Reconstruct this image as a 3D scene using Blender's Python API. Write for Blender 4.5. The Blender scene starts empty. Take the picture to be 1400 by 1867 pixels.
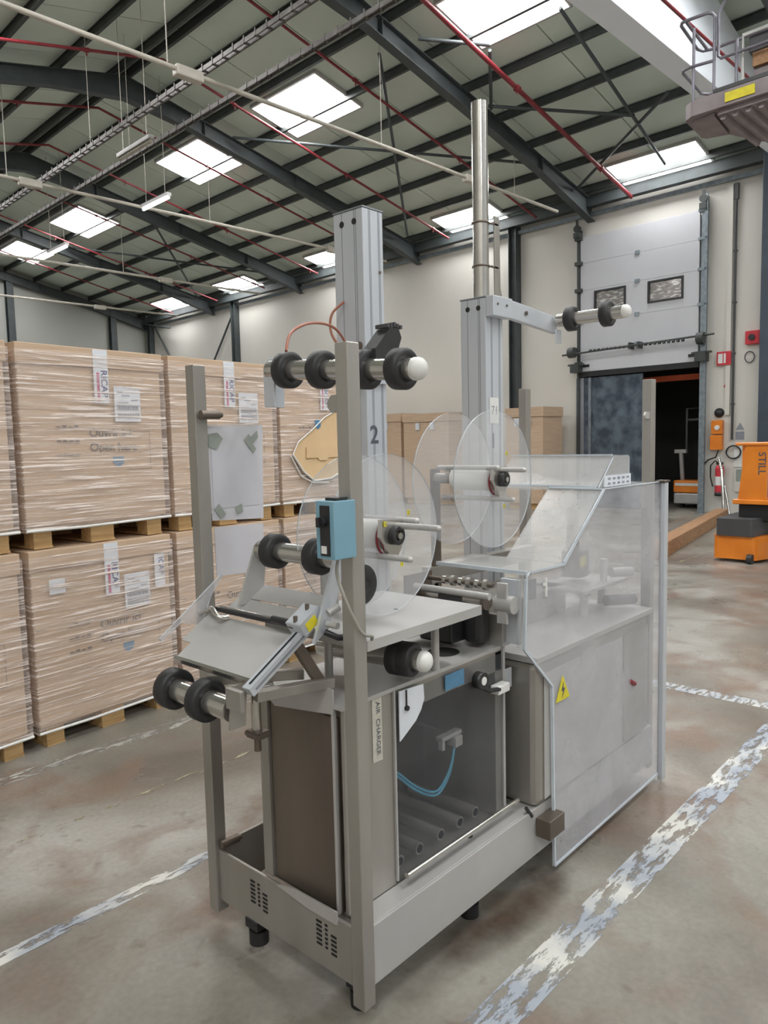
import bpy, bmesh, math, random
from mathutils import Vector, Matrix
random.seed(7)
scn = bpy.context.scene
C = scn.collection

# ------------------------------------------------------------------ camera, world, light
PITCH, ROLL, HM, CAMH = 0.0924, 0.0231, 0.737, 1.6
cp, sp, cr, sr = math.cos(PITCH), math.sin(PITCH), math.cos(ROLL), math.sin(ROLL)
A = Matrix(((cr, -sr, 0), (sr, cr, 0), (0, 0, 1))) @ Matrix(((1, 0, 0), (0, sp, cp), (0, cp, -sp)))
W = Matrix(((math.sin(HM), -math.cos(HM), 0), (math.cos(HM), math.sin(HM), 0), (0, 0, 1)))
M = A @ W
cam = bpy.data.objects.new('camera', bpy.data.cameras.new('camera'))
C.objects.link(cam)
R = Matrix((M[0], M[1], -Vector(M[2]))).transposed()
cam.matrix_world = Matrix.Translation((0, 0, CAMH)) @ R.to_4x4()
cam.data.sensor_fit = 'HORIZONTAL'
cam.data.sensor_width = 36
cam.data.lens = 36 * 1361.7 / 1400
cam.data.clip_end = 200
cam.data.dof.use_dof = False
scn.camera = cam

wd = bpy.data.worlds.new('overcast'); scn.world = wd; wd.use_nodes = True
wd.node_tree.nodes['Background'].inputs[0].default_value = (0.93, 0.96, 1.0, 1)
wd.node_tree.nodes['Background'].inputs[1].default_value = 1.5
SKYLIGHT = 62.0
scn.view_settings.view_transform = 'Standard'
scn.view_settings.look = 'None'
scn.view_settings.exposure = -1.28
scn.view_settings.gamma = 1.0
scn.view_settings.use_curve_mapping = False
scn.cycles.use_denoising = True
scn.cycles.max_bounces = 10
scn.cycles.diffuse_bounces = 5
scn.cycles.transparent_max_bounces = 24
scn.cycles.sample_clamp_indirect = 8

# ------------------------------------------------------------------ helpers
FA = {'m': 0.0, 'b': -0.045, 'x': 0.085}

def new_mat(name):
    m = bpy.data.materials.new(name); m.use_nodes = True
    nt = m.node_tree; return m, nt, nt.nodes['Principled BSDF']

def noisy(name, col, col2=None, rough=.5, metal=0.0, scale=8, stretch=(1, 1, 1), bump=0.0, detail=6, spec=.5, r2=None, coat=0, lo=.35, hi=.7):
    m, nt, b = new_mat(name)
    N, L = nt.nodes, nt.links
    tc = N.new('ShaderNodeTexCoord'); mp = N.new('ShaderNodeMapping'); no = N.new('ShaderNodeTexNoise'); rp = N.new('ShaderNodeValToRGB')
    mp.inputs['Scale'].default_value = stretch
    no.inputs['Scale'].default_value = scale; no.inputs['Detail'].default_value = detail
    L.new(tc.outputs['Object'], mp.inputs[0]); L.new(mp.outputs[0], no.inputs[0]); L.new(no.outputs[0], rp.inputs[0])
    col2 = col2 or tuple(c * .82 for c in col)
    rp.color_ramp.elements[0].position = lo; rp.color_ramp.elements[1].position = hi
    rp.color_ramp.elements[0].color = (*col2, 1); rp.color_ramp.elements[1].color = (*col, 1)
    L.new(rp.outputs[0], b.inputs['Base Color'])
    b.inputs['Roughness'].default_value = rough; b.inputs['Metallic'].default_value = metal
    b.inputs['Specular IOR Level'].default_value = spec
    b.inputs['Coat Weight'].default_value = coat
    if r2 is not None:
        mr = N.new('ShaderNodeMapRange'); mr.inputs[3].default_value = rough; mr.inputs[4].default_value = r2
        L.new(no.outputs[0], mr.inputs[0]); L.new(mr.outputs[0], b.inputs['Roughness'])
    if bump:
        bp = N.new('ShaderNodeBump'); bp.inputs['Strength'].default_value = bump; bp.inputs['Distance'].default_value = .01
        L.new(no.outputs[0], bp.inputs['Height']); L.new(bp.outputs[0], b.inputs['Normal'])
    return m

def sheet_mat(name, col, fac, rough=.15, scale=6, amt=.12, stretch=(1, 1, 1)):
    """clear plastic: transparent with an uneven share of a hazy glossy surface"""
    m, nt, b = new_mat(name); N, L = nt.nodes, nt.links
    b.inputs['Base Color'].default_value = (*col, 1); b.inputs['Roughness'].default_value = rough
    tr = N.new('ShaderNodeBsdfTransparent'); mx = N.new('ShaderNodeMixShader')
    tc = N.new('ShaderNodeTexCoord'); mp = N.new('ShaderNodeMapping'); no = N.new('ShaderNodeTexNoise'); mr = N.new('ShaderNodeMapRange')
    mp.inputs['Scale'].default_value = stretch
    no.inputs['Scale'].default_value = scale; no.inputs['Detail'].default_value = 5
    mr.inputs[1].default_value = .3; mr.inputs[2].default_value = .7
    mr.inputs[3].default_value = max(0, fac - amt); mr.inputs[4].default_value = fac + amt
    L.new(tc.outputs['Object'], mp.inputs[0]); L.new(mp.outputs[0], no.inputs[0]); L.new(no.outputs[0], mr.inputs[0])
    L.new(mr.outputs[0], mx.inputs[0]); L.new(tr.outputs[0], mx.inputs[1]); L.new(b.outputs[0], mx.inputs[2])
    L.new(mx.outputs[0], N['Material Output'].inputs[0])
    return m

def emit(name, col, s):
    m, nt, b = new_mat(name)
    b.inputs['Base Color'].default_value = (*col, 1); b.inputs['Emission Color'].default_value = (*col, 1); b.inputs['Emission Strength'].default_value = s
    return m

MAT = {
 'steel': noisy('brushed stainless steel', (.48, .46, .43), (.37, .35, .32), .38, .75, 5, (1, 1, .25), .02, r2=.5),
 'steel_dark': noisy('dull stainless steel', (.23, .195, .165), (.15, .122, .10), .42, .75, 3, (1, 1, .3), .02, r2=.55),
 'steel_pale': noisy('painted pale grey steel', (.54, .53, .52), (.48, .47, .46), .45, .35, 4, (1, 1, 1), .01),
 'chrome': noisy('polished steel tube', (.66, .64, .61), (.55, .53, .50), .2, .9, 8),
 'alu': noisy('anodised aluminium', (.66, .69, .74), (.58, .61, .66), .42, .45, 3, (1, 1, .2)),
 'alu_dark': noisy('aluminium groove', (.33, .35, .38), None, .5, .5, 3),
 'rubber': noisy('black rubber', (.028, .028, .03), (.018, .018, .02), .5, 0, 12, bump=.05),
 'black': noisy('black plastic', (.02, .02, .022), None, .4, 0, 9),
 'hole': noisy('dark slot', (.012, .012, .012), None, .9, 0, 9),
 'white': noisy('white plastic', (.80, .80, .78), (.72, .72, .70), .4, 0, 6),
 'paper': noisy('white paper label', (.74, .77, .82), (.68, .71, .77), .6, 0, 10),
 'ink': noisy('dark ink', (.07, .075, .10), (.10, .10, .13), .7, 0, 20),
 'greyink': noisy('grey print', (.30, .31, .36), None, .7, 0, 20),
 'print': noisy('carton print', (.12, .10, .11), (.17, .14, .13), .7, 0, 20),
 'bluearrow': noisy('blue print', (.07, .19, .33), (.10, .24, .38), .7, 0, 20),
 'magenta': noisy('magenta print', (.55, .12, .25), None, .7, 0, 20),
 'blueink': noisy('navy print', (.06, .08, .25), None, .7, 0, 20),
 'blue': noisy('pale blue enamel', (.20, .37, .47), (.17, .33, .43), .4, 0, 4),
 'hoseblue': noisy('blue air hose', (.08, .34, .50), None, .35, 0, 9),
 'hosered': noisy('copper red hose', (.38, .13, .08), None, .4, 0, 9),
 'grey_cable': noisy('grey cable', (.35, .34, .30), None, .5, 0, 9),
 'card': noisy('cardboard', (.62, .455, .32), (.50, .36, .25), .75, 0, 2.2, (1, 1, 24), .25, lo=.3),
 'card2': noisy('bare yellow cardboard', (.70, .50, .29), (.62, .44, .25), .75, 0, 4, (1, 1, .4), .02),
 'wood': noisy('pale pine', (.62, .42, .20), (.46, .29, .13), .7, 0, 6, (1, 8, 8), .05),
 'beamwood': noisy('old timber', (.42, .24, .13), (.30, .16, .08), .7, 0, 5, (1, 6, 6), .05),
 'darksteel': noisy('dark grey green steelwork', (.062, .074, .077), (.046, .056, .058), .55, 0, 4),
 'purlin': noisy('dark purlin steel', (.060, .068, .066), (.042, .048, .046), .5, .1, 4),
 'roof': noisy('grey green roof liner', (.67, .76, .68), (.59, .67, .60), .42, 0, .7, bump=.02, r2=.55),
 'wall': noisy('cream grey wall cladding', (.68, .66, .61), (.64, .62, .575), .6, 0, .6, (1, 1, .5), .01),
 'gable': noisy('grey gable cladding', (.40, .41, .38), (.36, .37, .34), .6, 0, .6),
 'bulk': noisy('white bulkhead cladding', (.86, .91, .97), (.82, .87, .93), .5, 0, .6),
 'doorpan': noisy('pale grey door panel', (.56, .57, .60), (.52, .53, .56), .5, 0, .8, (1, 1, 1), .02),
 'galv': noisy('galvanised steel', (.30, .34, .37), (.20, .24, .27), .45, .5, 12),
 'red': noisy('red painted pipe', (.24, .026, .034), (.17, .016, .022), .4, 0, 5),
 'redsign': noisy('red enamel', (.62, .04, .06), None, .4, 0, 5),
 'beige': noisy('beige conduit', (.52, .49, .42), (.45, .42, .36), .5, 0, 5),
 'conduit': noisy('old grey cable tray', (.16, .15, .14), (.10, .09, .085), .5, .3, 8),
 'orange': noisy('orange truck paint', (.85, .27, .02), (.72, .20, .015), .35, 0, 3, coat=.3),
 'orangered': noisy('orange red bar', (.60, .10, .035), None, .5, 0, 5),
 'darkgrey': noisy('dark grey machine paint', (.07, .07, .075), None, .5, 0, 5),
 'liftgrey': noisy('dusty grey lift paint', (.30, .26, .27), (.22, .18, .19), .5, 0, 4),
 'rail': noisy('grey tube rail', (.22, .21, .25), None, .4, .4, 8),
 'yellow': noisy('yellow sticker', (.75, .66, .03), (.65, .55, .03), .5, 0, 20),
 'tape': noisy('greyish tape', (.32, .35, .31), (.27, .30, .27), .6, 0, 30),
 'cream_tape': noisy('cream masking tape', (.62, .60, .52), None, .7, 0, 30),
 'doorshut': noisy('scuffed dark blue steel', (.13, .17, .21), (.045, .06, .085), .45, .2, 3.0, bump=.03, lo=.4, hi=.62),
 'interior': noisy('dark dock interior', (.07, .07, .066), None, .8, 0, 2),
 'column': noisy('dark blue grey column', (.06, .08, .11), None, .5, 0, 4),
 'edge': noisy('bright plastic edge', (.62, .68, .74), None, .3, 0, 6),
 'clear': sheet_mat('hazy polycarbonate', (.70, .70, .74), .32, .22, 3, .12),
 'clear2': sheet_mat('clear polycarbonate', (.66, .66, .66), .34, .2, 4, .08),
 'reel': sheet_mat('clear acrylic disc', (.70, .71, .73), .22, .15, 3, .07),
 'milky': sheet_mat('milky plastic sleeve', (.68, .68, .73), .72, .25, 3, .12),
 'pane': sheet_mat('acrylic pane', (.16, .17, .19), .16, .06, 3, .05),
 'gpane': noisy('crinkled clear pane', (.30, .28, .27), (.75, .74, .72), .15, .3, 5, (1, 1.2, 4), .3, lo=.35, hi=.5),
 'sky': emit('translucent skylight sheet', (1.0, 1.0, 1.0), SKYLIGHT),
 'tube': emit('fluorescent tube', (1, 1, .97), 8.0),
}

# stretch film: horizontal wrinkle lines catching light
def film_mat():
    m, nt, b = new_mat('stretch film'); N, L = nt.nodes, nt.links
    b.inputs['Base Color'].default_value = (.92, .82, .77, 1); b.inputs['Roughness'].default_value = .3
    tr = N.new('ShaderNodeBsdfTransparent'); mx = N.new('ShaderNodeMixShader')
    tc = N.new('ShaderNodeTexCoord'); oi = N.new('ShaderNodeObjectInfo'); ad = N.new('ShaderNodeVectorMath')
    mp = N.new('ShaderNodeMapping'); no = N.new('ShaderNodeTexNoise'); rp = N.new('ShaderNodeValToRGB')
    L.new(tc.outputs['Object'], ad.inputs[0]); L.new(oi.outputs['Random'], ad.inputs[1])
    mp.inputs['Scale'].default_value = (1.3, 1.3, 46); mp.inputs['Rotation'].default_value = (0, .02, 0)
    no.inputs['Scale'].default_value = 2.2; no.inputs['Detail'].default_value = 4; no.inputs['Distortion'].default_value = .4
    L.new(ad.outputs[0], mp.inputs[0]); L.new(mp.outputs[0], no.inputs[0]); L.new(no.outputs[0], rp.inputs[0])
    e = rp.color_ramp.elements
    e[0].position = .36; e[0].color = (.13, .13, .13, 1); e[1].position = .66; e[1].color = (.95, .95, .95, 1)
    x = rp.color_ramp.elements.new(.55); x.color = (.30, .30, .30, 1)
    L.new(rp.outputs[0], mx.inputs[0]); L.new(tr.outputs[0], mx.inputs[1]); L.new(b.outputs[0], mx.inputs[2])
    bp = N.new('ShaderNodeBump'); bp.inputs['Strength'].default_value = .8; bp.inputs['Distance'].default_value = .012
    L.new(no.outputs[0], bp.inputs['Height']); L.new(bp.outputs[0], b.inputs['Normal'])
    L.new(mx.outputs[0], N['Material Output'].inputs[0])
    return m
MAT['film'] = film_mat()

def floor_mat():
    m, nt, b = new_mat('worn concrete'); N, L = nt.nodes, nt.links
    tc = N.new('ShaderNodeTexCoord')
    def noise(scale, detail, stretch=(1, 1, 1), dist=0):
        mp = N.new('ShaderNodeMapping'); mp.inputs['Scale'].default_value = stretch
        n = N.new('ShaderNodeTexNoise'); n.inputs['Scale'].default_value = scale; n.inputs['Detail'].default_value = detail; n.inputs['Distortion'].default_value = dist
        L.new(tc.outputs['Object'], mp.inputs[0]); L.new(mp.outputs[0], n.inputs[0]); return n
    def ramp(n, *stops):
        r = N.new('ShaderNodeValToRGB'); e = r.color_ramp.elements
        e[0].position, e[1].position = stops[0][0], stops[-1][0]
        e[0].color = (*stops[0][1], 1); e[1].color = (*stops[-1][1], 1)
        for p, c in stops[1:-1]: e.new(p).color = (*c, 1)
        L.new(n.outputs[0], r.inputs[0]); return r
    def mix(f, a, b_, mode='MIX'):
        x = N.new('ShaderNodeMix'); x.data_type = 'RGBA'; x.blend_type = mode
        if isinstance(f, float): x.inputs[0].default_value = f
        else: L.new(f, x.inputs[0])
        for s, v in ((6, a), (7, b_)):
            if isinstance(v, tuple): x.inputs[s].default_value = (*v, 1)
            else: L.new(v, x.inputs[s])
        return x.outputs[2]
    base = ramp(noise(1.1, 8, dist=.6), (.32, (.14, .12, .10)), (.50, (.245, .222, .192)), (.68, (.39, .375, .345)))
    n2 = ramp(noise(2.2, 7, (1, 1, 1), .8), (.50, (0, 0, 0)), (.68, (.85, .85, .85)))
    c = mix(n2.outputs[0], base.outputs[0], (.20, .135, .10))
    n5 = ramp(noise(.55, 5, (1, 1, 1), .5), (.45, (0, 0, 0)), (.7, (.6, .6, .6)))
    c = mix(n5.outputs[0], c, (.24, .245, .21))
    n3 = ramp(noise(9, 8), (.62, (0, 0, 0)), (.75, (.8, .8, .8)))
    c = mix(n3.outputs[0], c, (.15, .115, .095))
    n4 = ramp(noise(45, 6), (.3, (.9, .9, .9)), (.7, (1.08, 1.08, 1.08)))
    c = mix(1.0, c, n4.outputs[0], 'MULTIPLY')
    L.new(c, b.inputs['Base Color'])
    rr = ramp(noise(1.7, 6), (.3, (.24, .24, .24)), (.7, (.44, .44, .44)))
    L.new(rr.outputs[0], b.inputs['Roughness'])
    bp = N.new('ShaderNodeBump'); bp.inputs['Strength'].default_value = .12; bp.inputs['Distance'].default_value = .004
    L.new(noise(30, 8).outputs[0], bp.inputs['Height']); L.new(bp.outputs[0], b.inputs['Normal'])
    return m

def paint_mat(name, col, th, col2):
    m, nt, b = new_mat(name); N, L = nt.nodes, nt.links
    tc = N.new('ShaderNodeTexCoord'); mp = N.new('ShaderNodeMapping'); no = N.new('ShaderNodeTexNoise'); rp = N.new('ShaderNodeValToRGB')
    mp.inputs['Scale'].default_value = (2.4, 9, 1)
    no.inputs['Scale'].default_value = 3.0; no.inputs['Detail'].default_value = 10; no.inputs['Roughness'].default_value = .68
    L.new(tc.outputs['Object'], mp.inputs[0]); L.new(mp.outputs[0], no.inputs[0]); L.new(no.outputs[0], rp.inputs[0])
    rp.color_ramp.elements[0].position = th; rp.color_ramp.elements[1].position = th + .05
    n2 = N.new('ShaderNodeTexNoise'); n2.inputs['Scale'].default_value = 2.3; n2.inputs['Detail'].default_value = 7
    r2 = N.new('ShaderNodeValToRGB'); r2.color_ramp.elements[0].position = .46; r2.color_ramp.elements[1].position = .58
    r2.color_ramp.elements[0].color = (*col2, 1); r2.color_ramp.elements[1].color = (*col, 1)
    L.new(tc.outputs['Object'], n2.inputs[0]); L.new(n2.outputs[0], r2.inputs[0]); L.new(r2.outputs[0], b.inputs['Base Color'])
    b.inputs['Roughness'].default_value = .55
    tr = N.new('ShaderNodeBsdfTransparent'); mx = N.new('ShaderNodeMixShader')
    L.new(rp.outputs[0], mx.inputs[0]); L.new(tr.outputs[0], mx.inputs[1]); L.new(b.outputs[0], mx.inputs[2])
    L.new(mx.outputs[0], N['Material Output'].inputs[0])
    return m
MAT['floor'] = floor_mat()
MAT['paint'] = paint_mat('worn white floor paint', (.62, .61, .57), .455, (.32, .35, .40))
MAT['paint_faint'] = paint_mat('faded white floor paint', (.52, .51, .47), .50, (.36, .35, .33))
MAT['paint_yellow'] = paint_mat('faded yellow floor paint', (.50, .44, .26), .54, (.40, .36, .26))

class MB:
    def __init__(s): s.v = []; s.f = []; s.m = []; s.sm = []
    def add(s, vs, fs, mi=0, smooth=False):
        o = len(s.v); s.v += [Vector(v) for v in vs]
        for f in fs: s.f.append([o + i for i in f]); s.m.append(mi); s.sm.append(smooth)
        return s
    def box(s, x0, x1, y0, y1, z0, z1, mi=0):
        v = [(x, y, z) for z in (z0, z1) for y in (y0, y1) for x in (x0, x1)]
        return s.add(v, [(0, 2, 3, 1), (4, 5, 7, 6), (0, 1, 5, 4), (2, 6, 7, 3), (0, 4, 6, 2), (1, 3, 7, 5)], mi)
    def beam(s, p, q, w, h, up=(0, 0, 1), mi=0):
        """bar from p to q; w across, h along up"""
        p, q = Vector(p), Vector(q); d = (q - p).normalized(); u = Vector(up); u = (u - d * u.dot(d)).normalized(); r = d.cross(u)
        v = [e + r * a * w / 2 + u * b * h / 2 for e in (p, q) for a, b in ((-1, -1), (1, -1), (1, 1), (-1, 1))]
        return s.add(v, [(0, 1, 2, 3), (7, 6, 5, 4), (0, 4, 5, 1), (1, 5, 6, 2), (2, 6, 7, 3), (3, 7, 4, 0)], mi)
    def cyl(s, p, q, r, n=20, r2=None, mi=0, caps=True):
        p, q = Vector(p), Vector(q); r2 = r if r2 is None else r2
        d = (q - p).normalized(); a = d.orthogonal().normalized(); b = d.cross(a)
        v = [p + (a * math.cos(t) + b * math.sin(t)) * r for t in [2 * math.pi * i / n for i in range(n)]]
        v += [q + (a * math.cos(t) + b * math.sin(t)) * r2 for t in [2 * math.pi * i / n for i in range(n)]]
        s.add(v, [(i, (i + 1) % n, n + (i + 1) % n, n + i) for i in range(n)], mi, True)
        if caps:
            s.add(v[:n], [tuple(range(n - 1, -1, -1))], mi); s.add(v[n:], [tuple(range(n))], mi)
        return s
    def ring(s, p, q, ro, ri, n=28, mi=0, edge=None, chamfer=0.0):
        """a ring (washer, tyre, disc with a hole) from p to q"""
        p, q = Vector(p), Vector(q); d = (q - p).normalized(); a = d.orthogonal().normalized(); b = d.cross(a)
        e = mi if edge is None else edge
        prof = [(p, ri), (p, ro - chamfer), (p + d * chamfer, ro), (q - d * chamfer, ro), (q, ro - chamfer), (q, ri)] if chamfer else [(p, ri), (p, ro), (q, ro), (q, ri)]
        k = len(prof); v = []
        for i in range(n):
            t = 2 * math.pi * i / n; c = a * math.cos(t) + b * math.sin(t)
            v += [pt + c * rr for pt, rr in prof]
        for j in range(k):
            j2 = (j + 1) % k
            mm = e if (not chamfer and j == 1) else mi
            s.add(v, [], 0) if False else None
        o = len(s.v); s.v += v
        for i in range(n):
            i2 = (i + 1) % n
            for j in range(k):
                j2 = (j + 1) % k
                s.f.append([o + i * k + j, o + i2 * k + j, o + i2 * k + j2, o + i * k + j2])
                s.m.append(e if (not chamfer and j == 1) else mi); s.sm.append(j % 2 == 1 or bool(chamfer))
        return s
    def tube(s, pts, r, n=8, mi=0, closed=False):
        pts = [Vector(p) for p in pts]; k = len(pts); rings = []; a = None
        for i, p in enumerate(pts):
            t = (pts[min(i + 1, k - 1)] - pts[max(i - 1, 0)]).normalized()
            if a is None: a = t.orthogonal().normalized()
            a = (a - t * a.dot(t)).normalized(); b = t.cross(a)
            rings.append([p + (a * math.cos(2 * math.pi * j / n) + b * math.sin(2 * math.pi * j / n)) * r for j in range(n)])
        v = [x for rg in rings for x in rg]
        f = [(i * n + j, i * n + (j + 1) % n, (i + 1) * n + (j + 1) % n, (i + 1) * n + j) for i in range(k - 1) for j in range(n)]
        s.add(v, f, mi, True); s.add(rings[0], [tuple(range(n - 1, -1, -1))], mi); s.add(rings[-1], [tuple(range(n))], mi)
        return s
    def prism(s, poly, axis, lo, hi, mi=0, edge=None):
        """poly: 2-D points in the plane across axis (x: yz, y: xz, z: xy)"""
        def P(p, t): return {'x': (t, p[0], p[1]), 'y': (p[0], t, p[1]), 'z': (p[0], p[1], t)}[axis]
        n = len(poly); v = [P(p, lo) for p in poly] + [P(p, hi) for p in poly]; e = mi if edge is None else edge
        s.add(v, [tuple(range(n)), tuple(range(2 * n - 1, n - 1, -1))], mi)
        s.add(v, [(i, n + i, n + (i + 1) % n, (i + 1) % n) for i in range(n)], e)
        return s
    def dome(s, c, d, r, n=20, k=5, mi=0, flat=1.0):
        c, d = Vector(c), Vector(d).normalized(); a = d.orthogonal().normalized(); b = d.cross(a); v = []
        for i in range(k):
            t = math.pi / 2 * i / k
            for j in range(n):
                u = 2 * math.pi * j / n
                v.append(c + (a * math.cos(u) + b * math.sin(u)) * r * math.cos(t) + d * r * flat * math.sin(t))
        v.append(c + d * r * flat); T = len(v) - 1
        f = [(i * n + j, i * n + (j + 1) % n, (i + 1) * n + (j + 1) % n, (i + 1) * n + j) for i in range(k - 1) for j in range(n)]
        f += [((k - 1) * n + j, (k - 1) * n + (j + 1) % n, T) for j in range(n)]
        return s.add(v, f, mi, True)
    def mesh(s, name, base, mats):
        me = bpy.data.meshes.new(name)
        me.from_pydata([tuple(v - base) for v in s.v], [], s.f)
        for m in mats: me.materials.append(m)
        me.polygons.foreach_set('material_index', s.m); me.polygons.foreach_set('use_smooth', s.sm)
        bm = bmesh.new(); bm.from_mesh(me); bmesh.ops.recalc_face_normals(bm, faces=bm.faces); bm.to_mesh(me); bm.free()
        return me

BASE = {}
def place(o, base, fr):
    a = FA[fr]; b = Vector(base)
    o.location = Matrix.Rotation(a, 3, 'Z') @ b; o.rotation_euler = (0, 0, a)
    BASE[o.name] = b
def tag(o, label=None, cat=None, group=None, kind=None):
    if label: o['label'] = label
    if cat: o['category'] = cat
    if group: o['group'] = group
    if kind: o['kind'] = kind
    return o
def thing(name, label, cat, base=(0, 0, 0), fr='m', group=None, kind=None):
    o = bpy.data.objects.new(name, None); C.objects.link(o); o.empty_display_size = .1
    place(o, base, fr); return tag(o, label, cat, group, kind)
def mats_of(m):
    return [MAT[x] for x in (m if isinstance(m, (list, tuple)) else [m])]
def part(name, mb, mat, parent, label=None, bevel=0, kind=None):
    b = BASE[parent.name]
    o = bpy.data.objects.new(name, mb.mesh(name, b, mats_of(mat))); C.objects.link(o); o.parent = parent
    BASE[o.name] = b
    if label: o['label'] = label
    if kind: o['kind'] = kind
    if bevel: bev(o, bevel)
    return o
def bev(o, w, seg=2):
    md = o.modifiers.new('bevel', 'BEVEL'); md.width = w; md.segments = seg; md.limit_method = 'ANGLE'; md.angle_limit = .6
    return o
def solo(name, mb, mat, label, cat, base=(0, 0, 0), fr='m', group=None, kind=None, bevel=0):
    b = Vector(base); o = bpy.data.objects.new(name, mb.mesh(name, b, mats_of(mat))); C.objects.link(o)
    place(o, base, fr); tag(o, label, cat, group, kind)
    if bevel: bev(o, bevel)
    return o
def copy_tree(o, parent=None):
    c = o.copy(); C.objects.link(c)
    if parent: c.parent = parent
    BASE[c.name] = BASE[o.name]
    for ch in list(o.children): copy_tree(ch, c)
    return c
def moved(o, new, fr, old_fr=None):
    a = FA[fr]; o.location = Matrix.Rotation(a, 3, 'Z') @ Vector(new); o.rotation_euler = (0, 0, a); return o

_tx = {}
def text_mb(s, size, org, right, up, bold=0.0, align='LEFT', mb=None):
    key = (s, bold, align)
    if key not in _tx:
        cu = bpy.data.curves.new('t', 'FONT'); cu.body = s; cu.size = 1; cu.offset = bold; cu.align_x = align; cu.resolution_u = 3
        ob = bpy.data.objects.new('t', cu); C.objects.link(ob)
        me = bpy.data.meshes.new_from_object(ob.evaluated_get(bpy.context.evaluated_depsgraph_get()))
        _tx[key] = ([v.co.copy() for v in me.vertices], [tuple(p.vertices) for p in me.polygons])
        bpy.data.objects.remove(ob); bpy.data.curves.remove(cu); bpy.data.meshes.remove(me)
    v, f = _tx[key]; mb = mb or MB(); o, r, u = Vector(org), Vector(right).normalized(), Vector(up).normalized()
    return mb.add([o + r * p.x * size + u * p.y * size for p in v], f)


# ================================================================== SETTING
RX, RZ0, RS, XE, WX = 7.3, 7.2, .22, 15.1, 15.75
def roofz(x): return RZ0 + RS * (XE - x) if x >= RX else roofz(RX) - RS * (RX - x)
YG = 29.4      # gable wall
# floor
fl = MB(); fl.box(-14, 24, -16, 34, -.12, 0)
solo('floor', fl, 'floor', 'worn grey-brown concrete floor of the warehouse', 'floor', kind='structure')
# wall behind the dock door
w = MB()
DY0, DY1, DZ = 6.24, 9.06, 3.05
w.box(WX, WX + .18, -12, DY0, 0, 7.0); w.box(WX, WX + .18, DY1, YG + .3, 0, 7.0); w.box(WX, WX + .18, DY0, DY1, DZ, 7.0)
solo('wall_right', w, 'wall', 'cream grey clad wall behind the dock door', 'wall', fr='b', kind='structure')
g = MB(); zt = roofz
g.prism([(-3.5, 0), (WX, 0), (WX, zt(WX) + .07), (RX, zt(RX) + .07), (-3.5, zt(-3.5) + .07)], 'y', YG, YG + .2)
solo('wall_back', g, 'gable', 'grey clad gable wall at the far end', 'wall', fr='b', kind='structure')
wl = MB(); wl.box(-3.7, -3.5, -12, YG, 0, 6.35)  # unseen wall, set this close to darken the faces turned toward it
solo('wall_left', wl, 'wall', 'unseen clad wall on the left side, behind the camera', 'wall', fr='b', kind='structure')

wf = MB(); wf.box(-3.7, WX, -9.2, -9, 0, 1.9); wf.box(-3.7, WX, -9.2, -9, 4.9, 6.2)  # unseen wall, added to keep low light from reaching under the machine
solo('wall_light_block', wf, 'gable', 'unseen low wall with open band above, added to block low light, behind the camera to the right', 'wall', fr='b', kind='structure')
# ceiling: one root, panels between purlins and seams
ceil = thing('ceiling', 'pitched warehouse roof lined with grey-green panels', 'ceiling', (0, 0, 0), 'b', kind='structure')
rows_r = [WX + .65 - 1.03 * i for i in range(9)] ; rows_r = [x for x in rows_r if x > RX] + [RX]
cols = [3.55 + 1.717 * i for i in range(16)]
sky_up = [(6.3, 8.0), (10.9, 12.9), (14.9, 16.8), (21.1, 23.2), (25.8, 27.6)]
sky_lo = [(6.1, 8.0), (11.0, 12.8), (16.1, 17.9), (21.0, 23.0), (25.5, 27.3)]
for i in range(len(rows_r) - 1):
    x1, x0 = rows_r[i], rows_r[i + 1]
    me = None
    for j in range(len(cols) - 1):
        ya, yb = cols[j] + .012, cols[j + 1] - .012
        if me is None:
            mb = MB(); xa, xb = x0 + .01, x1 - .01
            mb.add([(xa, 0, roofz(xa)), (xb, 0, roofz(xb)), (xb, yb - ya, roofz(xb)), (xa, yb - ya, roofz(xa)),
                    (xa, 0, roofz(xa) + .05), (xb, 0, roofz(xb) + .05), (xb, yb - ya, roofz(xb) + .05), (xa, yb - ya, roofz(xa) + .05)],
                   [(0, 1, 2, 3), (7, 6, 5, 4), (0, 4, 5, 1), (1, 5, 6, 2), (2, 6, 7, 3), (3, 7, 4, 0)])
            me = mb.mesh('roof_panel', Vector((0, 0, 0)), mats_of('roof'))
        o = bpy.data.objects.new('roof_panel', me); C.objects.link(o); o.parent = ceil; o.location = (0, ya, 0)
rows_l = [RX - 1.217 * i for i in range(7)]
for i in range(6):
    x1, x0 = rows_l[i], rows_l[i + 1]; me = None
    for j in range(len(cols) - 1):
        ya, yb = cols[j] + .012, cols[j + 1] - .012
        if me is None:
            mb = MB(); xa, xb = x0 + .01, x1 - .01; za, zb = roofz(xa), roofz(xb - .0001) if x1 < RX else roofz(RX) - RS * .01
            mb.add([(xa, 0, za), (xb, 0, zb), (xb, yb - ya, zb), (xa, yb - ya, za), (xa, 0, za + .05), (xb, 0, zb + .05), (xb, yb - ya, zb + .05), (xa, yb - ya, za + .05)],
                   [(0, 1, 2, 3), (7, 6, 5, 4), (0, 4, 5, 1), (1, 5, 6, 2), (2, 6, 7, 3), (3, 7, 4, 0)])
            me = mb.mesh('roof_panel', Vector((0, 0, 0)), mats_of('roof'))
        o = bpy.data.objects.new('roof_panel', me); C.objects.link(o); o.parent = ceil; o.location = (0, ya, 0)
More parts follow.
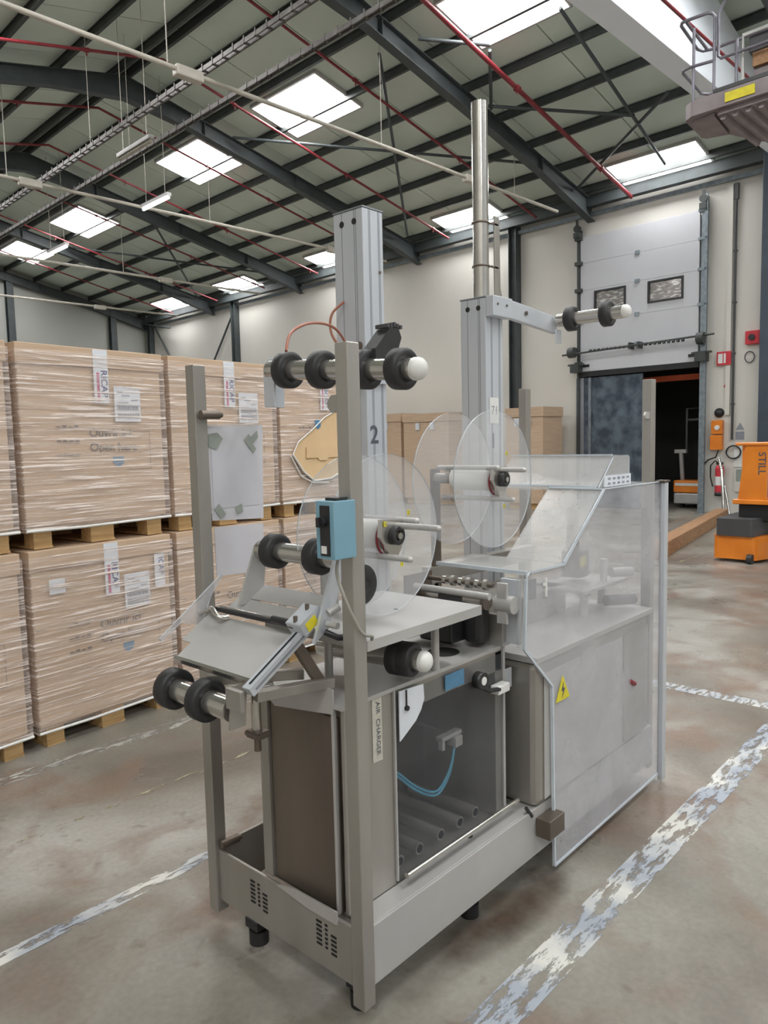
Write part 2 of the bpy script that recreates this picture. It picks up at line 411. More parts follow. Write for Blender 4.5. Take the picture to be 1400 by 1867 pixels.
# outer weather skin above (also covers the strip behind the camera)
sk = MB()
for xa, xb in ((RX, WX + .9), (-3.9, RX)):
    za = roofz(xa) if xa >= RX else roofz(RX) - RS * (RX - xa); zb = roofz(xb) if xb > RX else roofz(RX)
    sk.add([(xa, -9.3, za + .08), (xb, -9.3, zb + .08), (xb, YG + .3, zb + .08), (xa, YG + .3, za + .08), (xa, -9.3, za + .14), (xb, -9.3, zb + .14), (xb, YG + .3, zb + .14), (xa, YG + .3, za + .14)],
           [(0, 1, 2, 3), (7, 6, 5, 4), (0, 4, 5, 1), (1, 5, 6, 2), (2, 6, 7, 3), (3, 7, 4, 0)])
part('roof_deck', sk, 'roof', ceil)

# skylights (translucent sheets in the roof slope)
def skylight(x0, x1, y0, y1, k):
    t = thing('window_%d' % k, 'bright translucent skylight sheet set in the roof slope', 'skylight', ((x0 + x1) / 2, (y0 + y1) / 2, roofz((x0 + x1) / 2)), 'b', kind='structure')
    e = .035
    zz = lambda x: roofz(x) - e
    m = MB(); n = 3
    for i in range(n):
        ya, yb = y0 + (y1 - y0) * i / n + .012, y0 + (y1 - y0) * (i + 1) / n - .012
        m = MB(); m.add([(x0, ya, zz(x0)), (x1, ya, zz(x1)), (x1, yb, zz(x1)), (x0, yb, zz(x0)), (x0, ya, zz(x0) + .02), (x1, ya, zz(x1) + .02), (x1, yb, zz(x1) + .02), (x0, yb, zz(x0) + .02)],
              [(0, 1, 2, 3), (7, 6, 5, 4), (0, 4, 5, 1), (1, 5, 6, 2), (2, 6, 7, 3), (3, 7, 4, 0)])
        part('pane', m, 'sky', t)
    f = MB()
    for p, q in (((x0, y0), (x1, y0)), ((x0, y1), (x1, y1)), ((x0, y0), (x0, y1)), ((x1, y0), (x1, y1))):
        f.beam((p[0], p[1], roofz(p[0]) - .03), (q[0], q[1], roofz(q[0]) - .03), .05, .07)
    part('frame', f, 'steel_pale', t)
k = 1
for y0, y1 in sky_up: skylight(9.44, 10.63, y0, y1, k); k += 1
for y0, y1 in sky_lo: skylight(14.82, 15.66, y0, y1, k); k += 1
for y0 in (5.4, 10.6, 15.8, 21.0): skylight(3.2, 4.4, y0, y0 + 1.9, k); k += 1
for y0 in (-2.2, 1.2): skylight(9.44, 10.63, y0, y0 + 1.8, k); k += 1
for y0 in (-1.8, 1.6): skylight(3.2, 4.4, y0, y0 + 1.8, k); k += 1
for y0 in (-1.8, -6.2): skylight(-2.6, -1.4, y0, y0 + 1.8, k); k += 1  # these and the next are unseen skylights added for more overhead light
for y0 in (-7.2,): skylight(9.44, 10.63, y0, y0 + 1.8, k); skylight(3.2, 4.4, y0, y0 + 1.8, k + 1); skylight(6.1, 7.2, -4.4, -2.6, k + 2); k += 3

# purlins
pmesh = {}
def purlin(x, y0=-3, y1=YG):
    m = MB(); z = roofz(x)
    m.box(x - .035, x + .035, y0, y1, z - .02, z - .006); m.box(x - .01, x + .01, y0, y1, z - .15, z - .01); m.box(x - .03, x + .03, y0, y1, z - .155, z - .145)
    part('purlin', m, 'purlin', ceil)
for x in rows_r[:-1] + rows_l[1:]: purlin(x)
purlin(RX + .12); purlin(RX - .12)
# rafters (portal frames)
def rafter(y, kk):
    m = MB()
    def seg(xa, da, xb, db):
        for yy0, yy1, za0, za1, zb0, zb1 in (
            (y - .09, y + .09, -.21, -.225, -.21, -.225), (y - .008, y + .008, -.22, -da, -.22, -db), (y - .09, y + .09, -da, -da - .015, -db, -db - .015)):
            a0, a1, b0, b1 = roofz(xa) + za0, roofz(xa) + za1, roofz(xb) + zb0, roofz(xb) + zb1
            m.add([(xa, yy0, a1), (xb, yy0, b1), (xb, yy1, b1), (xa, yy1, a1), (xa, yy0, a0), (xb, yy0, b0), (xb, yy1, b0), (xa, yy1, a0)],
                  [(0, 3, 2, 1), (4, 5, 6, 7), (0, 1, 5, 4), (1, 2, 6, 5), (2, 3, 7, 6), (3, 0, 4, 7)])
    seg(RX, .62, 8.7, .50); seg(8.7, .50, 13.6, .50); seg(13.6, .50, WX - .05, .62)
    seg(5.9, .50, RX - .0001, .62); seg(-1.0, .50, 5.9, .50); seg(-3.45, .8, -1.0, .50)
    for xx in (9.0, 11.4, 13.6): m.box(xx - .006, xx + .006, y - .085, y + .085, roofz(xx) - .5, roofz(xx) - .22)
    m.box(WX - .30, WX - .02, y - .09, y + .09, 6.74, roofz(WX) - .3)
    solo('rafter', m, 'darksteel', None, None, (0, 0, 0), 'b', kind='structure')
for i, y in enumerate((3.75, 8.8, 14.0, 19.1, 24.2, 29.2)): rafter(y, i)
# eave beams
e = MB(); e.box(WX - .30, WX - .12, -3, YG, 6.72, 6.95)
solo('trim_1', e, 'darksteel', None, None, fr='b', kind='structure')
e = MB(); e.box(WX - .12, WX - .04, 3.5, YG, 6.56, 6.64)
solo('trim_2', e, 'galv', None, None, fr='b', kind='structure')
# wall posts
for y in (10.84, 16.6, 22.8, 28.9):
    m = MB(); m.box(WX - .22, WX, y - .11, y - .09, 0, 6.9); m.box(WX - .22, WX, y + .09, y + .11, 0, 6.9); m.box(WX - .12, WX - .10, y - .09, y + .09, 0, 6.9)
    solo('wall_post', m, 'darksteel', None, None, fr='b', kind='structure')
for x in (10.3, 14.2):
    m = MB(); m.box(x - .12, x + .12, YG - .24, YG - .22, 0, roofz(x) - .25); m.box(x - .12, x + .12, YG - .02, YG, 0, roofz(x) - .25); m.box(x - .01, x + .01, YG - .22, YG - .02, 0, roofz(x) - .25)
    solo('wall_post', m, 'darksteel', None, None, fr='b', kind='structure')
m = MB(); m.box(WX - .35, WX + .02, 4.72, 5.08, 0, 6.9)
solo('wall_post', m, 'column', None, None, fr='b', kind='structure', bevel=.01)
# diagonal braces near the wall, rods in the roof plane
for p, q in (((WX - .1, 22.7, 6.6), (WX - .1, 24.6, 4.4)), ((WX - .1, 28.6, 6.6), (WX - .1, 26.9, 4.6)), ((WX - .3, 27.0, 6.3), (WX - .3, 29.3, 6.75))):
    m = MB(); m.tube([p, q], .035)
    solo('wall_brace', m, 'darksteel', None, None, fr='b', kind='structure')
def rp(x, y, d=.28): return (x, y, roofz(x) - d)
for p, q in ((rp(10.3, 6.3), rp(14.9, 6.75)), (rp(12.9, 5.8), rp(14.9, 8.7)), (rp(11.6, 8.6), rp(13.2, 6.55)), (rp(10.45, 7.7), rp(11.7, 8.6)), (rp(10.45, 7.7, .2), rp(9.6, 8.5)), (rp(9.5, 9.3), rp(14.8, 13.6)),
             (rp(13.6, 8.95), rp(9.6, 13.8)), (rp(10.6, 19.3), rp(14.8, 23.9)), (rp(14.8, 19.4), rp(10.4, 23.9))):
    m = MB(); m.tube([p, q], .03)
    solo('roof_brace', m, 'darksteel', None, None, fr='b', kind='structure')
# white bulkhead hanging from the roof
m = MB(); BY0, BY1, BZ = 4.45, 4.80, 6.6
m.prism([(-2, BZ), (WX - .36, BZ), (WX - .36, roofz(WX - .36) - .22), (RX, roofz(RX) - .22), (-2, roofz(-2) - .22)], 'y', BY0, BY1)
solo('wall_front', m, 'bulk', 'white clad bulkhead hanging from the roof', 'wall', fr='b', kind='structure')

# floor markings
def mark(x0, x1, y0, y1, mat, label):
    m = MB(); m.box(x0, x1, y0, y1, .0006, .0018)
    solo('floor_marking', m, mat, label, 'floor marking', ((x0 + x1) / 2, (y0 + y1) / 2, 0))
mark(-1.0, 9.0, 1.03, 1.155, 'paint', 'wide worn white line on the floor right of the machine')
mark(.2, 4.6, 2.385, 2.45, 'paint', 'worn white line on the floor at lower left running under the machine')
mark(.9, 2.9, 3.70, 3.80, 'paint_faint', 'faded white line in front of the stacked cartons')
mark(.9, 3.2, 3.08, 3.11, 'paint_yellow', 'thin faded yellow line between two white floor lines')
m = MB(); m.add([(4.62, 1.18, .0016), (4.74, 1.18, .0016), (4.74, 6.0, .0016), (4.62, 6.0, .0016)], [(0, 1, 2, 3)])
solo('floor_marking', m, 'paint', 'narrow white line crossing the floor behind the machine', 'floor marking', (4.68, 3.6, 0))
m = MB(); m.box(9.2, 14.6, 3.95, 4.02, .0006, .0018)
solo('floor_marking', m, 'paint_yellow', 'pale yellow line beside the timber beam and the orange stacker', 'floor marking', (11, 4, 0), 'b')

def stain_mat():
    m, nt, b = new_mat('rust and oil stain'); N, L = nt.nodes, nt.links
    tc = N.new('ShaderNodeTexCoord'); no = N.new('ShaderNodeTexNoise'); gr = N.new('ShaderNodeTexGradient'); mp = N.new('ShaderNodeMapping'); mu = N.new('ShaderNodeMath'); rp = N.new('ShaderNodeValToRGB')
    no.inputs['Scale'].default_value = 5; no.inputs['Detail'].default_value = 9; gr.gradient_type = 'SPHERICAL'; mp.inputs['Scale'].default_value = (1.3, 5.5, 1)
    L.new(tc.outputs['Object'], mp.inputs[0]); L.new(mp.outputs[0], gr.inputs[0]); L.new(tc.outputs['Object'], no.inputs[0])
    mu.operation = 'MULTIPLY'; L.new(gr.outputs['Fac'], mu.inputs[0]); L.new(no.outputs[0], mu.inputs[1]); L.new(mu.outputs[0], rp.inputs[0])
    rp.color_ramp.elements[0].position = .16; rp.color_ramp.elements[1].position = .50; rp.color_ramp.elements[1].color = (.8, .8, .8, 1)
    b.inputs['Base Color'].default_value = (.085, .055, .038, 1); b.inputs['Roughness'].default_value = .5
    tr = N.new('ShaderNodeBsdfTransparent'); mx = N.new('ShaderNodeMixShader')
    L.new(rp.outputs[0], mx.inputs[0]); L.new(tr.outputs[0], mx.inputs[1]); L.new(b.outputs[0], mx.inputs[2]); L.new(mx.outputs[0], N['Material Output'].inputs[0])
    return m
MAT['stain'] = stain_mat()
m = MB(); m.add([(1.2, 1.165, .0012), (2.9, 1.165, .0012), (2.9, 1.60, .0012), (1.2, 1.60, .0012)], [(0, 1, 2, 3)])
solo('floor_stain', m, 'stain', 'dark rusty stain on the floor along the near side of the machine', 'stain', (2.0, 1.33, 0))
# ================================================================== DOCK DOOR
d = thing('door_1', 'raised sectional dock door with two small windows', 'door', (WX - .1, 7.6, 0), 'b', kind='structure')
PX0, PX1 = WX - .11, WX - .055
zs = [3.12, 3.62, 4.25, 4.95, 5.55, 6.13]
wins = [(8.69, 7.93, 4.44, 4.90), (7.43, 6.66, 4.44, 4.90)]
for i in range(5):
    z0, z1 = zs[i] + .0015, zs[i + 1] - .0015
    m = MB()
    if i == 2:
        ys = [DY0 + .1, 6.66, 7.43, 7.93, 8.69, DY1 - .02]
        m.box(PX0, PX1, ys[0], ys[1], z0, z1); m.box(PX0, PX1, ys[2], ys[3], z0, z1); m.box(PX0, PX1, ys[4], ys[5], z0, z1)
        for a, b in ((1, 2), (3, 4)): m.box(PX0, PX1, ys[a], ys[b], z0, 4.44); m.box(PX0, PX1, ys[a], ys[b], 4.90, z1)
    else: m.box(PX0, PX1, DY0 + .1, DY1 - .02, z0, z1)
    pan = part('door_panel', m, 'doorpan', d, bevel=.004)
    if i == 2:
        for ya, yb, za, zb in ((7.93, 8.69, 4.44, 4.90), (6.66, 7.43, 4.44, 4.90)):
            f = MB(); f.box(PX0 - .02, PX1, ya, yb, za, za + .035); f.box(PX0 - .02, PX1, ya, yb, zb - .035, zb); f.box(PX0 - .02, PX1, ya, ya + .04, za + .035, zb - .035); f.box(PX0 - .02, PX1, yb - .04, yb, za + .035, zb - .035)
            part('window_frame', f, 'black', pan)
            f = MB(); f.box(PX0 + .02, PX0 + .03, ya + .04, yb - .04, za + .035, zb - .035)
            part('window_pane', f, 'gpane', pan)
    if i:
        h = MB(); h.box(PX0 - .025, PX0, 7.62, 7.72, zs[i] - .04, zs[i] + .04); part('hinge', h, 'galv', d)
m = MB(); m.box(PX0 - .012, PX0, DY0 + .12, DY0 + .3, 3.22, 3.28); part('grip', m, 'black', d)
m = MB(); m.box(PX0 - .012, PX0, DY1 - .25, DY1 - .07, 3.22, 3.28); part('grip', m, 'black', d)
m = MB(); m.box(PX0 - .01, PX1 + .02, DY0 + .08, DY1, 3.0, 3.12); part('bottom_seal', m, 'black', d)
for y, nm in ((DY0 + .0, 'guide_rail'), (DY1 + .02, 'guide_rail')):
    m = MB(); m.box(WX - .18, WX, y - .035, y + .035, 0, 6.4); m.box(WX - .2, WX - .17, y - .075 * 1.2, y - .035, 0, 6.4)
    for z in (3.6, 4.25, 4.95, 5.55, 6.1): m.box(WX - .2, WX - .1, y - .08, y + .1, z - .03, z + .03)
    if y > 8: m = MB().box(WX - .14, WX, y - .03, y + .03, 0, 6.3); [m.box(WX - .2, WX - .1, y - .1, y + .06, z - .04, z + .04) for z in (3.3, 4.25, 4.95, 5.55, 6.1)]
    part(nm, m, 'galv' if y < 8 else 'purlin', d)
    m = MB(); m.box(WX - .22, WX - .05, y - .06, y + .08, 6.12, 6.24); m.cyl((WX - .22, y, 6.32), (WX - .14, y, 6.32), .08, 16); m.box(WX - .2, WX - .18, y - .03, y + .03, 6.3, 6.52)
    part('cable_pulley', m, 'purlin', d)
m = MB(); m.tube([(WX - .28, DY1 + .35, 3.52), (WX - .28, DY0 - .28, 3.62)], .022, 10)
for i in range(22):
    y = DY1 - .35 - i * .1
    if 7.75 > y > 7.6: continue
    m.ring((WX - .28, y, 3.56), (WX - .28, y - .05, 3.56), .03, .02, 10)
part('torsion_spring', m, 'purlin', d)
for y in (DY1 + .1, DY0 - .02, 7.75, 7.55):
    m = MB(); m.box(WX - .31, WX - .06, y - .02, y + .02, 3.50, 3.64 if 7 < y < 8 else 3.68)
    if y > DY1 or y < DY0: m.cyl((WX - .28, y - .07, 3.56), (WX - .28, y + .07, 3.56), .12, 14)
    part('bearing_bracket', m, 'purlin', d)
for y in (DY0 - .02, DY1 + .02):
    m = MB(); m.box(WX - .3, WX - .1, y - .1, y + .12, 3.1, 3.3); m.box(WX - .26, WX - .2, y - .2, y + .2, 3.26, 3.3); part('roller_bracket', m, 'purlin', d)
# dark dock tunnel beyond the opening
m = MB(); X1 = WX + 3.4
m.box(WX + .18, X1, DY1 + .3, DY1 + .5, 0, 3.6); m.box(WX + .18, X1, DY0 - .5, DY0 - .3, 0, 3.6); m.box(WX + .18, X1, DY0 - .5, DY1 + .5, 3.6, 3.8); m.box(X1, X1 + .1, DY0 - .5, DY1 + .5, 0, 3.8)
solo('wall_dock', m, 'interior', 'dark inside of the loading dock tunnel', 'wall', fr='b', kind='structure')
m = MB(); m.beam((WX + .5, DY0 - .25, 2.86), (WX + .5, DY1 + .25, 2.86), .1, .12)
solo('crossbar', m, 'orangered', 'orange-red bar across the top of the dark dock opening', 'bar', (WX + .5, 7.6, 2.8), 'b')
# scuffed steel leaf standing in the left half of the opening
m = MB(); m.box(WX - .06, WX - .02, 7.55, 9.1, 0.02, 2.98)
pl = solo('dock_shield', m, 'doorshut', 'scuffed dark blue steel sheet closing the left half of the dock opening', 'panel', (WX - .04, 8.3, 0), 'b')
m = MB(); m.box(WX - .10, WX - .0605, 8.78, 8.84, .02, 2.98); part('stile', m, 'galv', pl)
m = MB(); m.box(WX - .10, WX - .0605, 8.96, 9.16, .02, 2.98); part('stile', m, 'alu_dark', pl)

# ================================================================== WALL FITTINGS RIGHT OF THE DOOR
m = MB(); m.tube([(WX - .045, 5.66, 1.5), (WX - .045, 5.66, 6.45)], .025); m.box(WX - .07, WX, 5.62, 5.70, 6.2, 6.5)
for z in (2.2, 3.2, 4.2, 5.2): m.box(WX - .07, WX, 5.63, 5.69, z, z + .03)
solo('cable_conduit', m, 'darkgrey', 'dark vertical conduit on the wall right of the dock door', 'conduit', (WX, 5.66, 1.5), 'b')
m = MB(); m.box(WX - .05, WX - .001, 5.72, 5.81, 2.0, 6.5)
solo('cable_duct', m, 'wall', 'pale vertical trunking beside the dark conduit', 'trunking', (WX, 5.8, 2.0), 'b')
t = thing('exit_sign', 'small red sign with white symbol on the wall beside the dock door', 'sign', (WX, 5.8, 3.0), 'b')
m = MB(); m.box(WX - .05, WX - .03, 5.62, 5.88, 3.0, 3.25)
m = MB(); m.box(WX - .07, WX - .055, 5.70, 5.98, 3.0, 3.27); part('plate', m, 'redsign', t)
m = MB(); m.box(WX - .073, WX - .07, 5.86, 5.95, 3.04, 3.23); m.box(WX - .073, WX - .07, 5.80, 5.84, 3.04, 3.23); part('symbol', m, 'white', t)
t = thing('fire_alarm', 'square red alarm box high on the wall right of the conduit', 'alarm', (WX, 5.27, 3.3), 'b')
m = MB(); m.box(WX - .1, WX, 5.16, 5.43, 3.36, 3.62); part('housing', m, 'redsign', t, bevel=.01)
m = MB(); m.cyl((WX - .13, 5.3, 3.49), (WX - .1, 5.3, 3.49), .06, 14); part('horn', m, 'rubber', t)
m = MB(); m.tube([(WX - .03, 5.36 + .09 * math.cos(a), 3.12 + .11 * math.sin(a)) for a in [i * .5 for i in range(14)]], .01, 6)
solo('cable_loop', m, 'darkgrey', 'small loop of dark cable under the red alarm box', 'cable', (WX, 5.36, 3.1), 'b')
m = MB(); m.prism([(5.86, 2.56), (5.82, 2.56), (5.76, 2.68), (5.80, 2.68)], 'x', WX - .012, WX - .003); m.prism([(5.78, 2.66), (5.72, 2.66), (5.72, 2.72), (5.78, 2.74)], 'x', WX - .012, WX - .003)
solo('wall_sticker', m, 'redsign', 'tiny dark red arrow sticker below the red exit sign', 'sticker', (WX, 5.8, 2.6), 'b')
t = thing('door_control', 'orange push-button control box with black dome on the wall beside the door', 'control box', (WX, 5.93, 1.3), 'b')
m = MB(); m.box(WX - .12, WX, 5.83, 6.05, 1.62, 1.90); part('upper_box', m, 'orange', t, bevel=.01)
m = MB(); m.box(WX - .12, WX, 5.83, 6.07, 1.30, 1.60); part('lower_box', m, 'orange', t, bevel=.01)
m = MB(); m.dome((WX, 5.93, 2.05), (-1, 0, .2), .10); part('beacon', m, 'black', t)
m = MB(); m.cyl((WX - .16, 5.92, 1.75), (WX - .12, 5.92, 1.75), .05, 14); part('button', m, 'white', t)
m = MB(); m.tube([(WX - .1, 5.9, 1.3), (WX - .1, 5.95, 1.15), (WX - .08, 6.1, 1.1), (WX - .05, 6.2, 1.02)], .014, 6); m.tube([(WX - .06, 5.62 + .14 * math.cos(a), 1.25 + .13 * math.sin(a)) for a in [i * .45 for i in range(16)]], .016, 6); part('cable', m, 'black', t)
t = thing('fire_extinguisher', 'red fire extinguisher with black hose hung low on the wall', 'fire extinguisher', (WX, 5.86, .3), 'b')
m = MB(); m.cyl((WX - .12, 5.86, .42), (WX - .12, 5.86, .92), .085, 18); m.dome((WX - .12, 5.86, .92), (0, 0, 1), .085); part('cylinder', m, 'redsign', t)
m = MB(); m.ring((WX - .12, 5.86, .36), (WX - .12, 5.86, .44), .09, .02, 18); part('base_ring', m, 'black', t)
m = MB(); m.cyl((WX - .12, 5.86, .58), (WX - .12, 5.86, .76), .0865, 18); part('label_band', m, 'white', t)
m = MB(); m.tube([(WX - .12, 5.86, 1.02), (WX - .13, 5.95, 1.08), (WX - .13, 6.04, .98), (WX - .13, 6.04, .75), (WX - .13, 5.99, .55)], .014, 7); m.box(WX - .15, WX - .09, 5.80, 5.92, 1.0, 1.05); part('hose', m, 'black', t)
t = thing('wall_notice', 'white notice board low on the wall with a grey-green lower field', 'board', (WX, 5.5, .6), 'b')
m = MB(); m.box(WX - .03, WX, 5.30, 5.62, .95, 1.35); part('notice', m, 'white', t)
m = MB(); m.box(WX - .035, WX, 5.30, 5.60, .45, .93); part('lower_field', m, 'wall', t)
m = MB(); m.box(WX - .04, WX - .035, 5.33, 5.57, .66, .9); part('green_field', m, 'tape', t)
t = thing('crank_handles', 'chrome crank rods standing against the wall behind the orange stacker', 'rods', (WX - .3, 5.6, 0), 'b')
m = MB(); m.tube([(15.2, 5.72, 1.15), (15.1, 5.62, .9), (14.9, 5.5, .15), (14.9, 5.5, 0)], .03, 8); part('rod', m, 'chrome', t)
m = MB(); m.tube([(15.2, 5.6, .6), (15.1, 5.45, 0)], .025, 8); part('rod', m, 'chrome', t)
t = thing('pictogram', 'small grey triangular warning marks on the wall above the stacker', 'sticker', (WX, 5.55, 1.5), 'b')
m = MB(); m.prism([(5.44, 1.7), (5.6, 1.7), (5.52, 1.84)], 'x', WX - .01, WX - .002); m.box(WX - .01, WX - .002, 5.44, 5.6, 1.5, 1.66); part('mark', m, 'greyink', t)

# timber beam
m = MB(); m.beam((9.35, 4.32, .1), (14.6, 5.42, .1), .22, .2)
solo('timber_beam', m, 'beamwood', 'long square timber beam lying on the floor before the dock door', 'timber', (12, 4.9, 0), 'b', bevel=.008)

# pallet truck inside the dock
t = thing('pallet_truck', 'orange and grey pallet truck parked inside the dark dock', 'pallet truck', (16.8, 6.9, 0), 'b')
m = MB(); m.box(16.4, 16.9, 6.55, 7.15, .1, .34); part('chassis', m, 'steel_pale', t, bevel=.03)
m = MB(); m.box(16.38, 16.9, 6.55, 7.15, .345, .62); part('cover', m, 'orange', t, bevel=.03)
m = MB(); m.box(16.37, 16.38, 6.6, 7.1, .50, .56); part('lettering_band', m, 'white', t)
m = MB(); m.cyl((16.6, 7.03, .62), (16.5, 7.03, 1.25), .05, 10); m.box(16.45, 16.55, 6.9, 7.16, 1.22, 1.3); part('tiller', m, 'steel_pale', t)
m = MB(); m.tube([(16.6, 6.95, 1.3), (16.6, 6.95, 2.2), (16.6, 6.5, 2.2), (16.6, 6.5, .6)], .03); m.tube([(16.6, 6.95, 1.95), (16.6, 6.5, 1.95)], .03); part('backrest', m, 'darkgrey', t)
m = MB(); [m.cyl((16.6, y, .07), (16.6, y + .06, .07), .07, 14) for y in (6.62, 7.0)]; part('wheel', m, 'rubber', t)

# orange stacker at the right edge
t = thing('stacker_truck', 'orange electric stacker with tall orange backrest at the right edge', 'stacker', (10.0, 3.2, 0), 'b')
m = MB(); m.prism([(9.75, 3.05), (9.98, 2.98), (10.55, 3.02), (10.55, 3.55), (9.98, 3.62), (9.75, 3.55)], 'z', .04, .33)
part('power_unit', m, 'orange', t, bevel=.05)
m = MB(); m.prism([(9.72, 3.08), (10.6, 3.0), (10.6, 3.58), (9.72, 3.52)], 'z', .335, .55); part('upper_housing', m, 'darkgrey', t, bevel=.03)
m = MB(); m.prism([(3.0, .78), (3.34, .78), (3.26, 1.46), (3.0, 1.46)], 'x', 9.95, 9.99); part('backrest_face', m, 'orange', t, bevel=.01)
m = MB(); m.prism([(9.99, .8), (10.35, .78), (10.18, 1.42), (9.99, 1.46)], 'y', 3.27, 3.31); part('side_plate', m, 'orange', t)
m = MB(); m.box(9.93, 10.35, 2.95, 3.38, 1.46, 1.50); part('top_plate', m, 'orange', t, bevel=.01)
m = MB(); m.box(9.93, 10.4, 2.85, 3.4, .72, .78); part('base_plate', m, 'orange', t, bevel=.01)
m = text_mb('STILL', .125, (9.945, 3.10, 1.38), (0, 0, -1), (0, -1, 0), .01); part('lettering', m, 'ink', t)
m = MB(); m.box(10.0, 10.6, 2.6, 3.35, .5, .72); part('battery_box', m, 'black', t, bevel=.02)
m = MB(); [m.beam((10.2, 3.0 - i * .05, .32 + i * .12), (9.4, 2.4 - i * .05, .08 + i * .12), .05, .04) for i in range(2)]; part('fork', m, 'darkgrey', t)
for x, y in ((9.72, 3.1), (10.3, 3.1), (9.45, 2.45)):
    m = MB(); m.cyl((x, y - .03, .06), (x, y + .03, .06), .06, 14); part('wheel', m, 'rubber', t)

t.location = Matrix.Rotation(FA['b'], 3, 'Z') @ Vector((9.95, 3.34, 0))
# ================================================================== ROOF SERVICES
def pipe(y, x0, x1, label, r=.032, d=.42):
    m = MB(); pts = [(x, y, roofz(x) - d) for x in ([x0] + ([RX] if x0 < RX < x1 else []) + [x1])]
    m.tube(pts, r, 10)
    t = thing('sprinkler_pipe', label, 'pipe', pts[0], 'b', 'red sprinkler pipes under the roof')
    part('pipe', m, 'red', t)
    x = x0 + .8
    while x < x1 - .2:
        z = roofz(x) - d; c = MB(); c.cyl((x - .04, y, z + .04 * RS * (1 if x > RX else -1)), (x + .04, y, z - .04 * RS * (1 if x > RX else -1)), r * 1.45, 10); c.cyl((x, y, z - .09), (x, y, z - .02), .012, 6)
        part('coupling', c, 'red', t); x += 2.9
for y, x0, x1, lb, r in ((7.75, 7.6, 15.5, 'thick red sprinkler pipe ending above the dock door', .042), (10.0, 3.0, 15.3, 'red sprinkler pipe passing behind the stainless tube', .026),
                 (12.55, 2.2, 15.2, 'red sprinkler pipe crossing the nearest whole skylight edge', .026), (15.15, 2.0, 15.2, 'red sprinkler pipe crossing the second skylight from the right', .024),
                 (17.7, 2.5, 15.2, 'red sprinkler pipe just left of the second skylight', .024), (20.4, 3, 15.2, 'red sprinkler pipe right of the third skylight', .022),
                 (23.2, 3, 15.2, 'red sprinkler pipe left of the third skylight', .022), (26.3, 4, 15.2, 'farthest red sprinkler pipe near the gable wall', .022)):
    pipe(y, x0, x1, lb, r)
m = MB(); m.tube([(3, 4.05, 6.62), (WX - .4, 4.05, 6.62)], .02)
solo('sprinkler_pipe', m, 'red', 'thin red pipe running along the white bulkhead', 'pipe', (10, 4.05, 6.62), 'b', 'red sprinkler pipes under the roof')
# pale horizontal busbars with hangers
def busbar(y, x0, x1, boxes, hang, label, r=.034, z=6.5):
    t = thing('busbar', label, 'busbar', (x0, y, z), 'b', 'pale busbars hung under the roof')
    part('rail', MB().tube([(x0, y, z), (x1, y, z)], r, 8), 'beige', t)
    for x in boxes: part('junction_box', MB().box(x - .2, x + .2, y - .07, y + .07, z - .09, z + .05), 'beige', t, bevel=.02)
    for x in hang: part('hanger', MB().tube([(x, y, z), (x, y, roofz(x) - .02)], .008, 6), 'beige', t)
busbar(9.0, 2.4, 14.6, (5.6, 11.6), (5.3, 9.2, 13.0), 'nearest pale busbar crossing from the top left corner')
busbar(14.5, 3.4, 14.9, (5.6, 13.0), (5.2, 9.4), 'second pale busbar crossing below the nearest skylights')
busbar(20.2, 4.4, 14.9, (11.5,), (6.6, 10.2), 'third pale busbar low above the cartons')
busbar(25.4, 5.4, 14.9, (11.9,), (8.2,), 'farthest pale busbar just above the cartons')
# ladder cable trays along the hall
def tray(x, z, y0, y1, label, w=.22):
    t = thing('cable_tray', label, 'cable tray', (x, y0, z), 'b', 'ladder cable trays under the ridge')
    m = MB(); m.box(x - w / 2, x - w / 2 + .02, y0, y1, z, z + .06); m.box(x + w / 2 - .02, x + w / 2, y0, y1, z, z + .06); part('side_rail', m, 'conduit', t)
    m = MB(); y = y0
    while y < y1: m.box(x - w / 2, x + w / 2, y, y + .03, z + .0, z + .02); m.box(x - w / 2 - .008, x - w / 2, y, y + .02, z, z + .09); y += .24
    part('rungs', m, 'conduit', t, kind='stuff')
    y = y0 + .5
    while y < y1: part('hanger', MB().tube([(x, y, z + .06), (x, y, roofz(x) - .05)], .005, 6), 'beige', t); y += 6.9
tray(5.9, 6.62, 5.2, 23, 'left ladder cable tray running along the hall', .10)
tray(6.6, 6.62, 5.2, 23, 'right ladder cable tray running along the hall', .08)
def lamp(x, y0, y1, on, label, z=6.45):
    t = thing('strip_light', label, 'lamp', (x, (y0 + y1) / 2, z), 'b', 'strip lights under the cable trays')
    part('housing', MB().box(x - .05, x + .05, y0, y1, z + .03, z + .09), 'steel_pale', t)
    part('tube', MB().cyl((x, y0 + .02, z), (x, y1 - .02, z), .03, 10), 'tube' if on else 'beige', t)
    for y in (y0 + .15, y1 - .15): part('hanger', MB().tube([(x, y, z + .09), (x, y, roofz(x) - .05)], .006, 6), 'beige', t)
lamp(7.82, 13.45, 14.5, True, 'lit strip light nearest the camera'); lamp(7.8, 18.2, 19.3, True, 'lit strip light second from the camera'); lamp(7.8, 23.2, 24.3, True, 'lit strip light farthest away at left')
lamp(6.25, 11.2, 12.3, False, 'unlit strip light beside the cable trays')

